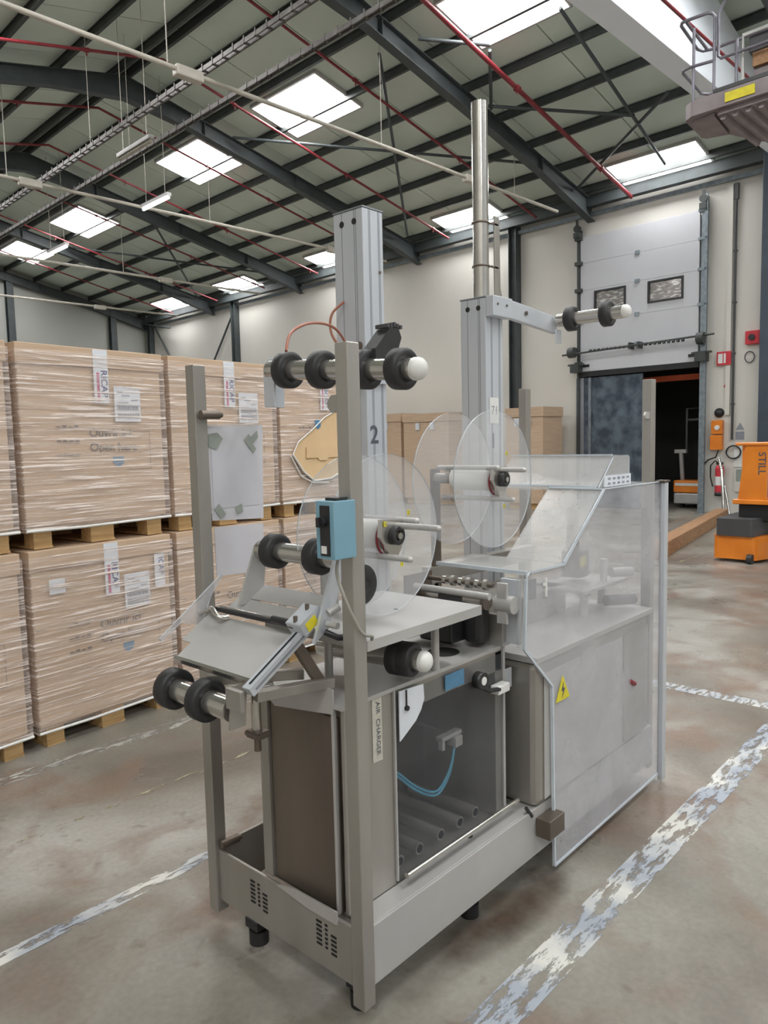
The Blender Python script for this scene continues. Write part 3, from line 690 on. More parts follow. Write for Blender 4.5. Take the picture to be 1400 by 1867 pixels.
# ================================================================== LIFT PLATFORM (upper right)
t = thing('lift_platform', 'raised grey work platform with tube guard rails at the upper right', 'lift', (9.4, 2.4, 0), 'b')
LX0, LX1, LY0 = 8.5, 9.8, .6
m = MB(); m.prism([(8.5, .6), (9.8, .6), (9.8, 3.28), (9.32, 3.46), (9.2, 3.72), (8.58, 3.66), (8.5, 3.56)], 'z', 5.08, 5.24)
part('deck', m, 'liftgrey', t, bevel=.02)
part('underside_tray', MB().prism([(8.56, .7), (9.74, .7), (9.74, 3.2), (9.28, 3.38), (8.56, 3.3)], 'z', 5.03, 5.078), 'liftgrey', t, bevel=.008)
part('underside_tray', MB().prism([(8.58, 3.34), (9.22, 3.42), (9.14, 3.66), (8.62, 3.6)], 'z', 5.04, 5.078), 'liftgrey', t, bevel=.008)
for i in range(7):
    y = 3.22 - i * .13
    part('deck_rib', MB().prism([(y, 5.029), (y + .08, 5.029), (y + .06, 4.985), (y + .02, 4.985)], 'x', 8.6, 9.68), 'liftgrey', t)
part('warning_label', MB().box(8.488, 8.494, 2.90, 3.20, 5.11, 5.205), 'yellow', t)
part('deck_edge', MB().box(8.5, 8.56, .6, 3.33, 5.245, 5.285), 'darkgrey', t)
def railtube(*pts): return MB().tube(pts, .017, 8)
part('guard_rail', railtube((8.52, 3.55, 5.1), (8.52, 3.55, 6.0)), 'rail', t)
part('guard_rail', railtube((8.545, 3.34, 5.09), (8.545, 3.34, 6.05), (8.54, 3.37, 6.09), (8.52, 3.41, 6.1), (8.5, 3.64, 6.1), (8.51, 3.68, 6.1), (8.56, 3.71, 6.1), (9.2, 3.79, 6.1), (9.29, 3.76, 6.1), (9.33, 3.66, 6.1), (9.33, 2.0, 6.1)), 'rail', t)
part('guard_rail', railtube((8.54, 3.64, 6.1), (9.27, 3.71, 6.1)), 'rail', t)
part('guard_rail', railtube((8.545, 3.33, 5.6), (8.50, 3.58, 5.6), (8.52, 3.66, 5.6), (8.58, 3.69, 5.6), (9.22, 3.75, 5.6), (9.31, 3.70, 5.6), (9.33, 3.6, 5.6), (9.33, 2.0, 5.6)), 'rail', t)
part('guard_rail', railtube((8.55, 2.6, 5.60), (8.55, 3.27, 5.60), (8.55, 3.30, 5.63), (8.55, 3.30, 6.05), (8.55, 3.26, 6.14), (8.55, 3.1, 6.3), (8.55, 2.6, 6.3)), 'rail', t)
part('guard_rail', railtube((8.55, 3.26, 5.73), (8.55, 3.11, 5.73), (8.55, 3.11, 5.25)), 'rail', t)
for s_ in (0, 1):
    for kk in range(4):
        z0 = .40 + kk * 1.13; y_ = LY0 + .25 + s_ * .6
        part('scissor_arm', MB().beam((LX0 + .1, y_, z0), (LX1 - .1, y_, z0 + 1.15), .06, .1) if s_ == 0 else MB().beam((LX1 - .1, y_, z0), (LX0 + .1, y_, z0 + 1.15), .06, .1), 'liftgrey', t)
part('chassis', MB().box(LX0, LX1, LY0, LY0 + 1.3, .1, .42), 'liftgrey', t, bevel=.03)
for x in (LX0 + .25, LX1 - .25):
    for y in (LY0 - .05, LY0 + 1.25): part('wheel', MB().cyl((x, y, .15), (x, y + .1, .15), .15, 16), 'rubber', t)
t = thing('tool_crate', 'dark open crate with bright metal rim standing on the lift platform', 'crate', (9.0, 2.6, 5.29), 'b')
part('rim', MB().tube([(8.62, 3.07, 5.29), (8.62, 3.07, 5.78), (8.62, 2.0, 5.78)], .022, 8), 'steel_pale', t)
part('body', MB().box(8.66, 9.25, 2.0, 3.03, 5.60, 5.77), 'darkgrey', t, bevel=.01)
part('carton', MB().box(8.64, 8.9, 2.05, 2.98, 5.44, 5.58), 'beamwood', t)
part('foot', MB().box(8.68, 9.25, 2.0, 2.98, 5.245, 5.43), 'liftgrey', t)

# ================================================================== PALLETS AND CARTONS (left)
CY = 3.8
def pallet_proto(x0, z0, label):
    t = thing('pallet', label, 'pallet', (x0, CY + .05, z0), 'x', 'wooden pallets under the wrapped cartons')
    for bx, bw in ((0, .1), (.33, .145), (.7, .1)):
        for by in (0, .45, .9): part('block', MB().box(x0 + bx, x0 + bx + bw, CY + .05 + by, CY + .15 + by, z0 + .012, z0 + .085), 'wood', t)
        part('bottom_board', MB().box(x0 + bx - .002, x0 + bx + bw + .002, CY + .045, CY + 1.07, z0, z0 + .012), 'wood', t)
        part('stringer', MB().box(x0 + bx, x0 + bx + bw, CY + .05, CY + 1.06, z0 + .085, z0 + .10), 'wood', t)
    for i in range(5): part('top_board', MB().box(x0, x0 + .8, CY + .05 + i * .225, CY + .16 + i * .225, z0 + .10, z0 + .118), 'wood', t)
    return t
CW, CD, CH = .885, 1.1, .955
def carton_proto(x0, z0, label):
    t = thing('carton', label, 'carton', (x0, CY, z0), 'x', 'film-wrapped cartons stacked on pallets')
    F = CY
    part('box_body', MB().box(x0 + .012, x0 + CW - .012, F + .012, F + CD - .012, z0, z0 + CH - .1), 'card', t, bevel=.006)
    part('lid', MB().box(x0, x0 + CW, F, F + CD, z0 + CH - .105, z0 + CH), 'card', t, bevel=.004)
    def R(a, b, c, d, mat, name, parent=t, off=.002): return part(name, MB().box(x0 + a, x0 + b, F + .012 - off, F + .012 - off + .001, z0 + c, z0 + d), mat, parent)
    lb = R(.55, .72, .555, .755, 'paper', 'shipping_label', off=.016)
    m = MB(); rr = random.Random(3)
    for r0 in (.575, .62):
        x = .565
        while x < .705:
            w_ = rr.choice((.003, .005, .008)); m.box(x0 + x, x0 + x + w_, F - .0055, F - .0045, z0 + r0, z0 + r0 + .032); x += w_ + .004
    for a, b, c in ((.57, .61, .72), (.60, .65, .70), (.66, .70, .675), (.57, .64, .66)): m.box(x0 + a, x0 + b, F - .0055, F - .0045, z0 + c, z0 + c + .006)
    part('barcode', m, 'greyink', lb, kind='stuff')
    st = part('tape_strip', MB().box(x0 + .43, x0 + .52, F - .003, F - .002, z0 + CH - .30, z0 + CH - .005), 'paper', t)
    part('lettering', text_mb('RICAP', .055, (x0 + .475, F - .0045, z0 + CH - .115), (0, 0, -1), (1, 0, 0), .01), 'blueink', st)
    part('colour_bar', MB().box(x0 + .448, x0 + .463, F - .005, F - .004, z0 + CH - .29, z0 + CH - .13), 'magenta', st)
    part('printed_text', text_mb('Ouvrir ici', .068, (x0 + .39, F + .0085, z0 + .47), (1, 0, 0), (0, 0, 1), .016), 'print', t)
    part('printed_text', text_mb('Open here', .068, (x0 + .39, F + .0085, z0 + .39), (1, 0, 0), (0, 0, 1), .016), 'print', t)
    part('printed_arrow', MB().prism([(x0 + .53, z0 + .355), (x0 + .60, z0 + .355), (x0 + .60, z0 + .32), (x0 + .565, z0 + .295), (x0 + .53, z0 + .32)], 'y', F + .008, F + .009), 'bluearrow', t)
    m = MB()
    for i in range(3):
        for j in range(4): m.box(x0 + .20 + j * .035, x0 + .225 + j * .035, F + .009, F + .0095, z0 + .37 + i * .075, z0 + .377 + i * .075 + .006 * (j % 2)); 
        m.box(x0 + .20, x0 + .33, F + .009, F + .0095, z0 + .36 + i * .075, z0 + .362 + i * .075)
    part('handling_marks', m, 'print', t, kind='stuff')
    m = MB()
    for a, b, c, d in ((.62, .78, .50, .502), (.78, .782, .28, .502), (.62, .78, .28, .282), (.02, .07, .53, .533)): m.box(x0 + a, x0 + b, F + .0095, F + .0105, z0 + c, z0 + d)
    part('flap_outline', m, 'print', t)
    # stretch film shell, open below
    a, b, c, d, z1, z2 = x0 - .006, x0 + CW + .006, F - .008, F + CD + .006, z0 - .025, z0 + CH - .03
    n = 24; fm = MB(); rr = random.Random(5)
    ring = []
    nx = 12
    for i in range(n + 1):
        z = z1 + (z2 - z1) * i / n
        dn = .003 * math.sin(i * 2.1)
        ring.append([(a, c + dn, z), (b, c + dn, z), (b, d, z), (a, d, z)])
    v = [p for r_ in ring for p in r_]
    fm.add(v, [(i * 4 + j, i * 4 + (j + 1) % 4, i * 4 + 4 + (j + 1) % 4, i * 4 + 4 + j) for i in range(n) for j in range(4)], 0, False)
    part('stretch_film', fm, 'film', t)
    # gathered white hem of film round the base
    part('film_hem', MB().tube([(a, c - .001, z1 + .008), (x0 + .3, c - .004, z1 + .004), (b, c - .001, z1 + .010)], .008, 6), 'white', t)
    return t
XP = [1.0, 1.93, 2.86, 3.79]
Z0, Z1 = .0, 1.085
names = ['left-edge', 'near left', 'middle', 'right-hand']
pal = carton = None
where = [('lower', 0.0), ('upper', 1.08)]
for li, zz in where:
    for i, x0 in enumerate(XP):
        # pallet
        pos = ['leftmost', 'second from left', 'third from left', 'fourth from left'][i]
        plabel = 'pine pallet under the %s wrapped carton of the %s row' % (pos, li)
        clabel = '%s film-wrapped brown carton in the %s row' % (pos, li)
        if pal is None:
            pal = pallet_proto(x0 + .06, zz, plabel); carton = carton_proto(x0, zz + .12, clabel)
        else:
            p = copy_tree(pal); moved(p, (x0 + .06, CY + .05, zz), 'x'); p['label'] = plabel; BASE[p.name] = BASE[pal.name]
            c = copy_tree(carton); moved(c, (x0, CY, zz + .12), 'x'); c['label'] = clabel
            if i == 3 and li == 'upper':
                c['label'] = 'wrapped carton with torn film and bare card, upper row behind the machine post'
                b0 = BASE[carton.name] + Vector((0, 0, 0))
                X0, Zc, F = b0.x, b0.z, CY
                poly = [(.10, .33), (.16, .42), (.30, .50), (.45, .60), (.60, .66), (.75, .66), (.80, .4), (.72, .22), (.5, .14), (.32, .13), (.2, .2)]
                part('bare_patch', MB().prism([(X0 + px, Zc + pz) for px, pz in poly], 'y', F - .014, F - .011), 'card2', c)
                part('torn_flap', MB().prism([(X0 + .24, Zc + .30), (X0 + .62, Zc + .30), (X0 + .62, Zc + .38), (X0 + .24, Zc + .38)], 'y', F - .024, F - .015), 'card2', c)
                part('hand_hole_tab', MB().prism([(X0 + .36, Zc + .30), (X0 + .38, Zc + .28), (X0 + .46, Zc + .28), (X0 + .48, Zc + .30)], 'y', F - .024, F - .015), 'card2', c)
                part('printed_shield', MB().prism([(X0 + .35, Zc + .58), (X0 + .41, Zc + .58), (X0 + .41, Zc + .53), (X0 + .38, Zc + .51), (X0 + .35, Zc + .53)], 'y', F - .016, F - .0145), 'bluearrow', c)
                fold = MB(); fold.tube([(X0 + px, F - .02, Zc + pz) for px, pz in poly[:6]] , .005, 6); fold.tube([(X0 + px + .01 * (i % 2), F - .02, Zc + pz) for i, (px, pz) in enumerate(poly[7:] + [poly[0]])], .008, 6); fold.tube([(X0 + px - .02, F - .018, Zc + pz - .03 + .02 * (i % 2)) for i, (px, pz) in enumerate(poly[8:] + [poly[0]])], .006, 6)
                part('torn_film_edge', fold, 'white', c)
            if i == 1 and li == 'lower':
                b0 = BASE[carton.name]; X0, Zc = b0.x, b0.z
                s = part('tape_strip', MB().box(X0 + .76, X0 + .83, CY - .003, CY - .002, Zc + CH - .31, Zc + CH - .11), 'paper', c)
                part('lettering', text_mb('ICAP', .05, (X0 + .79, CY - .0045, Zc + CH - .13), (0, 0, -1), (1, 0, 0), .01), 'blueink', s)
                part('paper_patch', MB().box(X0 + .10, X0 + .19, CY - .003, CY - .002, Zc + CH - .24, Zc + CH - .16), 'paper', c)

# far cartons against the wall
def plain_carton(x0, x1, y0, y1, z1, label):
    t = thing('carton', label, 'carton', ((x0 + x1) / 2, (y0 + y1) / 2, 0), 'b', 'tall plain cartons against the far wall')
    z0 = .13
    part('box_body', MB().box(x0, x1, y0, y1, z0, z1 - .22), 'card', t)
    part('lid', MB().box(x0 - .02, x1 + .02, y0 - .02, y1 + .02, z1 - .215, z1), 'card', t)
    for a in (.3, .62): part('paper_patch', MB().box(x0 - .028, x0 - .022, y0 + (y1 - y0) * a, y0 + (y1 - y0) * a + .14, z1 - .42, z1 - .24), 'paper', t)
    part('carton_foot', MB().box(x0 + .05, x1 - .05, y0 + .05, y1 - .05, 0, z0 - .002), 'wood', t)
plain_carton(14.55, 15.35, 13.75, 15.3, 2.37, 'far brown carton visible right of the column marked 2')
plain_carton(14.55, 15.35, 12.1, 13.65, 2.33, 'far brown carton seen through the rear reel discs')
plain_carton(14.55, 15.35, 9.35, 10.35, 2.33, 'far brown carton beside the dark wall post, seen above the cover')

# ================================================================== THE MACHINE
mc = thing('labelling_machine', 'large stainless steel reel-fed packing machine with clear plastic guards', 'machine', (2.3, 1.7, 0))
def Pm(name, mb, mat, label=None, bevel=0, kind=None, parent=None): return part(name, mb, mat, parent or mc, label, bevel, kind)
X0, XR, YN, YF = 1.345, 3.335, 1.333, 2.05
for x0, y0 in ((X0, YN), (X0, YF - .045), (XR - .045, 1.362), (XR - .045, YF - .045)):
    Pm('frame_post', MB().box(x0, x0 + .045, y0, y0 + .045, .06, 1.855), 'steel', bevel=.003)
# base skirt
Pm('base_skirt', MB().box(X0 + .0455, XR - .05, YN + .012, YN + .022, .104, .277), 'steel_pale', bevel=.002)
Pm('base_skirt', MB().box(X0 + .012, X0 + .022, YN + .0455, YF - .0455, .104, .277), 'steel', bevel=.002)
Pm('base_skirt', MB().box(X0 + .0455, XR - .05, YF - .022, YF - .012, .104, .277), 'steel', bevel=.002)
Pm('base_skirt', MB().box(XR - .022, XR - .012, 1.41, YF - .0455, .104, .277), 'steel', bevel=.002)
Pm('base_ledge', MB().box(X0 + .0455, XR - .05, YN + .022, 1.425, .267, .277), 'steel_pale', bevel=.002)
Pm('base_pan', MB().box(X0 + .05, XR - .05, 1.43, 1.80, .262, .276), 'steel')
Pm('edge_flap', MB().prism([(1.44, .30), (1.62, .296), (1.68, .285), (1.70, .277), (1.56, .262), (1.44, .262)], 'x', X0 + .006, X0 + .012), 'steel_pale')
# vents
for yc in (1.795, 1.49):
    for c_ in (-1, 0, 1):
        for r_ in range(6):
            if c_ == -1 and r_ == 0: continue
            y_ = yc + c_ * .030; z_ = .238 - r_ * .0135 - (.008 if c_ == -1 else 0); w_ = .011 if c_ else .005
            Pm('vent_slot', MB().box(X0 + .0105, X0 + .0125, y_ - w_, y_ + w_, z_ - .0032, z_ + .0032), 'hole')
# feet
for x, y in ((1.40, 1.86), (1.95, 1.42), (2.9, 1.42), (1.42, 1.42), (3.2, 1.95)):
    m = MB(); m.cyl((x, y, 0), (x, y, .045), .032, 16); m.cyl((x, y, .045), (x, y, .28 if y < 1.8 else .1), .014, 12); m.box(x - .03, x + .03, y - .03, y + .03, .055, .085)
    Pm('levelling_foot', m, 'rubber')
Pm('side_bracket', MB().box(X0 + .04, X0 + .055, 1.955, 2.0, .10, .235), 'steel_dark')
# front cabinet ---------------------------------------------------
BX0, BX1, BY, BYB, BT = 1.385, 2.175, 1.425, 1.77, .878
Pm('cabinet_front', MB().box(BX0, BX0 + .012, 1.45, BYB - .03, .277, .845), 'steel_dark', bevel=.002)
Pm('corner_profile', MB().box(BX0 - .012, BX0 + .018, BYB - .028, BYB + .012, .277, .862), 'steel', bevel=.002)
Pm('corner_profile', MB().box(BX0 - .012, BX0 + .0, 1.452, 1.462, .277, .87), 'steel_pale', bevel=.001)
Pm('cabinet_side', MB().box(BX0, 1.588, BY, BY + .012, .277, BT - .005), 'steel', bevel=.002)
Pm('cabinet_back', MB().box(BX0 + .02, BX1, BYB - .012, BYB, .277, BT - .01), 'steel_dark')
Pm('cabinet_end', MB().box(BX1 - .05, BX1, BY + .0, BYB - .013, .277, BT - .01), 'steel', bevel=.002)
Pm('opening_stile', MB().box(BX1 - .012, BX1, BY - .008, BY - .0005, .285, BT), 'steel_pale')
Pm('opening_edge', MB().box(1.586, 1.592, BY - .008, BY - .0005, .29, BT), 'steel_pale')
m = MB(); m.prism([(BX0 - .01, BY - .005), (BX1, BY - .005), (BX1, BYB), (BX0 - .01, BYB)], 'z', BT - .004, BT + .008)
Pm('cabinet_top', m, 'steel_pale', bevel=.002)
Pm('top_hole', MB().cyl((1.97, 1.53, BT + .0085), (1.97, 1.53, BT + .0095), .055, 28), 'hole')
Pm('top_rail', MB().box(1.592, BX1 - .013, BY, BY + .004, .80, BT - .005), 'steel')
Pm('rear_ledge', MB().box(BX1 - .03, BX1 + .015, BY - .02, BYB + .05, BT + .008, BT + .022), 'steel_pale', bevel=.002)
Pm('cabinet_window', MB().box(1.593, BX1 - .013, BY - .006, BY - .003, .30, .86), 'pane')
for i, x in enumerate((1.64, 1.735, 1.845, 1.95, 2.04)):
    tb = Pm('roller_tube', MB().cyl((x, BY + .03, .315), (x, BYB - .02, .315), .019, 16), 'steel')
    part('tube_bore', MB().cyl((x, BY + .0285, .315), (x, BY + .0298, .315), .014, 14), 'hole', tb)
Pm('grab_bar', MB().cyl((1.59, 1.385, .318), (2.20, 1.385, .318), .009, 12), 'chrome')
Pm('white_guard', MB().prism([(1.601, .872), (1.713, .866), (1.716, .82), (1.700, .79), (1.675, .763), (1.601, .72)], 'y', BY - .016, BY - .012), 'paper')
Pm('guard_latch', MB().cyl((1.63, BY - .024, .815), (1.63, BY - .016, .815), .008, 10).box(1.628, 1.632, BY - .02, BY - .0165, .815, .87), 'black')
Pm('info_sticker', MB().box(1.83, 1.93, BY - .0095, BY - .0075, .81, .86), 'bluearrow')
kn = Pm('clamp_knob', MB().ring((1.985, BY - .05, .812), (1.985, BY - .02, .812), .028, .014, 18).tube([(1.985, BY - .035, .79), (2.03, BY - .04, .765), (2.09, BY - .04, .755)], .008, 8), 'black')
part('knob_cap', MB().cyl((1.985, BY - .052, .812), (1.985, BY - .02, .812), .014, 14), 'white', kn)
Pm('clamp_block', MB().box(2.08, 2.15, BY - .045, BY - .01, .735, .765), 'white', bevel=.004)
Pm('switch_plate', MB().box(BX1 + .002, BX1 + .055, BY + .0, BY + .006, .72, .79), 'alu')
tp = Pm('tape_note', MB().box(1.498, 1.538, BY - .002, BY - .0005, .685, .873), 'cream_tape')
part('handwriting', text_mb('AIR  CHARGER', .024, (1.5135, BY - .003, .862), (0, 0, -1), (1, 0, 0), 0), 'ink', tp)
# sensor and blue hose
sn = Pm('sensor_bracket', MB().box(1.90, 2.01, BY + .06, BY + .09, .60, .615).box(1.96, 2.0, BY + .05, BY + .09, .565, .60).box(1.9, 1.915, BY + .06, BY + .08, .57, .60), 'steel_pale', bevel=.003)
Pm('sensor_arm', MB().tube([(1.95, BY + .08, .61), (1.95, BYB - .02, .63)], .006), 'steel')
def smooth(pts, k=6):
    P_ = [Vector(p) for p in pts]; out = []
    for i in range(len(P_) - 1):
        p0, p1, p2, p3 = P_[max(i - 1, 0)], P_[i], P_[i + 1], P_[min(i + 2, len(P_) - 1)]
        for j in range(k):
            t = j / k; out.append(.5 * ((2 * p1) + (-p0 + p2) * t + (2 * p0 - 5 * p1 + 4 * p2 - p3) * t * t + (-p0 + 3 * p1 - 3 * p2 + p3) * t ** 3))
    return out + [P_[-1]]
for dz in (0, .012):
    Pm('air_hose', MB().tube(smooth([(1.595, BY + .06, .60 - dz), (1.66, BY + .06, .585 - dz), (1.76, BY + .06, .50 - dz), (1.85, BY + .05, .455 - dz), (1.92, BY + .05, .50 - dz), (1.965, BY + .06, .565)]), .0045, 7), 'hoseblue')
# rear cabinet ----------------------------------------------------
RX0, RX1, RYN, RT = 2.25, 3.22, 1.338, .812
Pm('rear_cabinet', MB().box(RX0, RX1, RYN, 1.98, .278, RT), 'steel', bevel=.025)
Pm('rear_cabinet_door', MB().box(RX0 + .05, RX1 - .28, RYN - .006, RYN - .0005, .30, RT - .045), 'steel_pale', bevel=.002)
Pm('rear_cabinet_door', MB().box(RX1 - .26, RX1 - .02, RYN - .006, RYN - .0005, .30, RT - .045), 'steel', bevel=.002)
Pm('worktop', MB().box(RX0 - .01, RX1 + .02, RYN - .012, 2.0, RT + .001, RT + .026), 'steel_pale', bevel=.004)
Pm('door_handle', MB().tube([(RX1 - .22, RYN - .016, .56), (RX1 - .18, RYN - .016, .54)], .01), 'red')
Pm('gap_shade_plate', MB().box(BX1 + .005, RX0 - .005, 1.60, 1.61, .277, RT), 'hole')  # near-black plate standing in for the shade in the gap between the cabinets
Pm('guard_bracket', MB().box(2.255, 2.36, 1.285, 1.343, .175, .245), 'steel_dark', bevel=.003)
Pm('hinge_pin', MB().tube([(2.2, 1.35, .30), (2.23, 1.345, .26)], .007), 'rubber')
# table -----------------------------------------------------------
Pm('infeed_table', MB().prism([(1.392, YN), (1.925, 1.338), (1.918, 1.76), (1.392, 1.76)], 'z', 1.052, 1.081), 'steel_pale', bevel=.003)
Pm('table_screw', MB().cyl((1.72, 1.52, 1.081), (1.72, 1.52, 1.0825), .008, 12), 'hole')
for x, y in ((1.80, 1.43), (1.52, 1.62), (1.78, 1.66)): Pm('table_leg', MB().cyl((x, y, BT + .008), (x, y, 1.051), .013, 14), 'steel_pale')
# rollers with rubber rings
def roller(p, q, rings, cap_at=None, rt=.031, rr_=.058, name='guide_roller', w=.045, capmat='white'):
    p, q = Vector(p), Vector(q); d = (q - p).normalized()
    o = Pm(name, MB().cyl(p, q, rt, 24), 'chrome')
    for a in rings:
        c = p + (q - p) * a
        part('rubber_ring', MB().ring(c - d * w / 2, c + d * w / 2, rr_, rt + .0005, 30, chamfer=.005), 'rubber', o)
    if cap_at == 'p': part('end_cap', MB().cyl(p, p - d * .012, rt + .001, 24).dome(p - d * .012, -d, rt + .001, 24, 5, flat=.7), capmat, o)
    return o
roller((1.60, 1.325, 1.800), (1.60, 1.94, 1.845), (.08, .30, .60, .86), 'p')
Pm('roller_bracket', MB().box(1.585, 1.66, 1.945, 1.953, 1.725, 1.87), 'alu', bevel=.002)
Pm('roller_bracket', MB().box(1.578, 1.586, 1.90, 1.953, 1.725, 1.85), 'alu', bevel=.002)
Pm('cross_arm', MB().beam((1.63, 1.97, 1.86), (2.12, 2.02, 1.88), .04, .06), 'alu', bevel=.003)
# toothed black latch on the upper roller
Pm('cable_latch', MB().prism([(1.60, 1.80), (1.60, 1.87), (1.665, 1.935), (1.70, 1.94), (1.715, 1.91), (1.68, 1.83), (1.64, 1.80)], 'y', 1.47, 1.52), 'rubber', bevel=.003)
for i in range(5): Pm('latch_tooth', MB().box(1.655 + i * .014, 1.663 + i * .014, 1.47, 1.52, 1.935, 1.952 - .003 * abs(i - 2)), 'darkgrey')
# lower front roller under the table
roller((1.665, 1.375, .955), (1.60, 1.74, .955), (.12, .22), 'p', .030, .052)
# infeed rollers at the tilted tray
roller((1.42, 1.455, 1.285), (1.42, 1.80, 1.285), (.25, .80), None, .028, .052)
roller((1.13, 1.575, .915), (1.13, 1.90, .915), (.37, .85), None, .032, .058)
Pm('black_wheel', MB().ring((1.505, 1.45, 1.20), (1.505, 1.465, 1.20), .058, .012, 30, chamfer=.003).cyl((1.505, 1.445, 1.20), (1.505, 1.47, 1.20), .014, 12), 'rubber')
# tilted tray
def sl(t, off=0.0):  # along the slope, t metres from the lower edge; off = out of plane
    a = math.atan2(1.165 - 1.0, 1.42 - 1.15); return (1.15 + t * math.cos(a) - off * math.sin(a), 1.0 + t * math.sin(a) + off * math.cos(a))
def slab(t0, t1, y0, y1, o0, o1):
    a, b, c, d_ = sl(t0, o0), sl(t1, o0), sl(t1, o1), sl(t0, o1); return MB().prism([a, b, c, d_], 'y', y0, y1)
Pm('tray_plate', slab(0, .178, 1.525, 1.865, -.003, 0), 'steel_pale', bevel=.001)
Pm('tray_plate', slab(.06, .178, 1.86, 1.915, -.004, -.001), 'steel_pale', bevel=.001)
Pm('tray_plate', slab(.20, .262, 1.50, 1.86, -.003, 0), 'steel_pale', bevel=.001)
Pm('tray_plate', slab(.266, .33, 1.50, 1.87, -.001, .002), 'steel_pale', bevel=.001)
Pm('tray_lip', slab(-.006, .004, 1.52, 1.87, -.018, .002), 'chrome', bevel=.001)
p0 = sl(.19, .012)
Pm('tray_rod', MB().cyl((p0[0], 1.50, p0[1]), (p0[0], 1.90, p0[1]), .007, 12), 'black')
Pm('tray_rod', MB().cyl((p0[0] + .015, 1.50, p0[1] + .004), (p0[0] + .015, 1.88, p0[1] + .004), .005, 12), 'chrome')
Pm('rod_clamp', MB().tube(smooth([(p0[0] - .01, 1.90, p0[1]), (p0[0] - .03, 1.86, p0[1] + .01), (p0[0] - .035, 1.82, p0[1] - .01), (p0[0] - .01, 1.81, p0[1] - .012)], 4), .008, 8), 'chrome')
Pm('clamp_handle', MB().cyl((p0[0] - .015, 1.50, p0[1] + .01), (p0[0] - .02, 1.59, p0[1] + .015), .013, 14, .010), 'black')
rl = Pm('side_rail', slab(-.035, .215, 1.478, 1.508, -.012, .014), 'alu', bevel=.002)
part('rail_groove', slab(-.02, .20, 1.490, 1.496, .0145, .0155), 'hole', rl)
part('rail_groove', slab(-.02, .20, 1.4765, 1.4775, -.003, .003), 'alu_dark', rl)
Pm('arm_plate', MB().prism([sl(.17, -.02), sl(.235, -.02), (1.445, 1.30), (1.40, 1.31)], 'y', 1.445, 1.455), 'alu', bevel=.002)
Pm('arm_plate', MB().prism([(1.33, 1.125), (1.42, 1.13), (1.445, 1.29), (1.40, 1.30)], 'y', 1.80, 1.808), 'steel_pale', bevel=.002)
Pm('pivot_block', slab(.17, .25, 1.462, 1.52, .005, .045), 'alu', bevel=.004)
Pm('pivot_sticker', slab(.185, .225, 1.4605, 1.4615, .008, .035), 'yellow')
for dt in (.185, .235): 
    q = sl(dt, .05); Pm('pivot_bolt', MB().cyl((q[0], 1.49, q[1] - .01), (q[0], 1.49, q[1] + .008), .006, 8), 'steel_dark')
Pm('pivot_lever', MB().tube([(1.34, 1.44, 1.10), (1.36, 1.41, 1.085), (1.40, 1.40, 1.08)], .009).cyl((1.39, 1.40, 1.08), (1.42, 1.39, 1.075), .014), 'black')
Pm('air_fitting', MB().cyl((1.345, 1.43, 1.15), (1.375, 1.42, 1.165), .012, 12).cyl((1.35, 1.44, 1.12), (1.35, 1.40, 1.12), .009, 10), 'steel_pale')
Pm('roller_end_bracket', MB().prism([(1.105, .87), (1.155, .87), (1.165, .985), (1.12, .985)], 'y', 1.555, 1.563), 'steel', bevel=.002)
Pm('roller_end_bracket', MB().box(1.10, 1.115, 1.50, 1.563, .93, .985), 'steel', bevel=.002)
Pm('tray_support', MB().beam((1.17, 1.53, .95), (1.40, 1.48, .94), .03, .028), 'steel', bevel=.002)
Pm('tray_support', MB().beam((1.17, 1.75, .95), (1.40, 1.60, .94), .03, .028), 'steel', bevel=.002)
Pm('tray_support', MB().beam((1.30, 1.52, 1.07), (1.38, 1.50, .93), .03, .028), 'steel_dark', bevel=.002)
Pm('curved_shroud', MB().prism([(1.45, .86), (1.45, .93), (1.56, .935), (1.66, .90), (1.73, .85), (1.70, .83)], 'x', 1.37, 1.376), 'steel_pale', bevel=.002)
Pm('drain_elbow', MB().tube(smooth([(1.30, 1.62, .925), (1.265, 1.63, .925), (1.25, 1.632, .90), (1.25, 1.632, .80)], 5), .014, 12), 'chrome')
Pm('pipe_clamp', MB().box(1.23, 1.27, 1.605, 1.655, .79, .81).cyl((1.235, 1.66, .80), (1.235, 1.60, .80), .008, 8).cyl((1.25, 1.632, .75), (1.25, 1.632, .79), .010, 10), 'steel_dark')
Pm('clear_deflector', MB().prism([(1.149, 1.039), (1.155, 1.03), (1.225, 1.073), (1.298, 1.05), (1.337, 1.139), (1.382, 1.192), (1.377, 1.199)], 'y', 1.948, 1.953, 0, 1), ['clear', 'edge'])
Pm('deflector_arm', MB().tube([(p0[0], 1.90, p0[1]), (1.29, 1.948, 1.09)], .007), 'chrome')
# control box on the front post
cb = Pm('control_box', MB().box(1.268, 1.3445, 1.317, 1.383, 1.313, 1.459), 'blue', bevel=.002)
part('switch_panel', MB().box(1.2655, 1.2675, 1.332, 1.366, 1.322, 1.448), 'black', cb)
part('rotary_knob', MB().cyl((1.25, 1.352, 1.408), (1.266, 1.352, 1.408), .013, 16).box(1.243, 1.25, 1.347, 1.357, 1.396, 1.42), 'black', cb)
part('socket', MB().box(1.2635, 1.2655, 1.343, 1.361, 1.328, 1.347), 'white', cb)
part('mounting_clip', MB().box(1.29, 1.33, 1.33, 1.37, 1.4595, 1.466), 'black', cb)
Pm('control_cable', MB().tube(smooth([(1.30, 1.34, 1.313), (1.30, 1.345, 1.27), (1.31, 1.33, 1.21), (1.335, 1.322, 1.15), (1.36, 1.318, 1.11), (1.385, 1.31, 1.10), (1.40, 1.325, 1.085)]), .0045, 7), 'grey_cable')
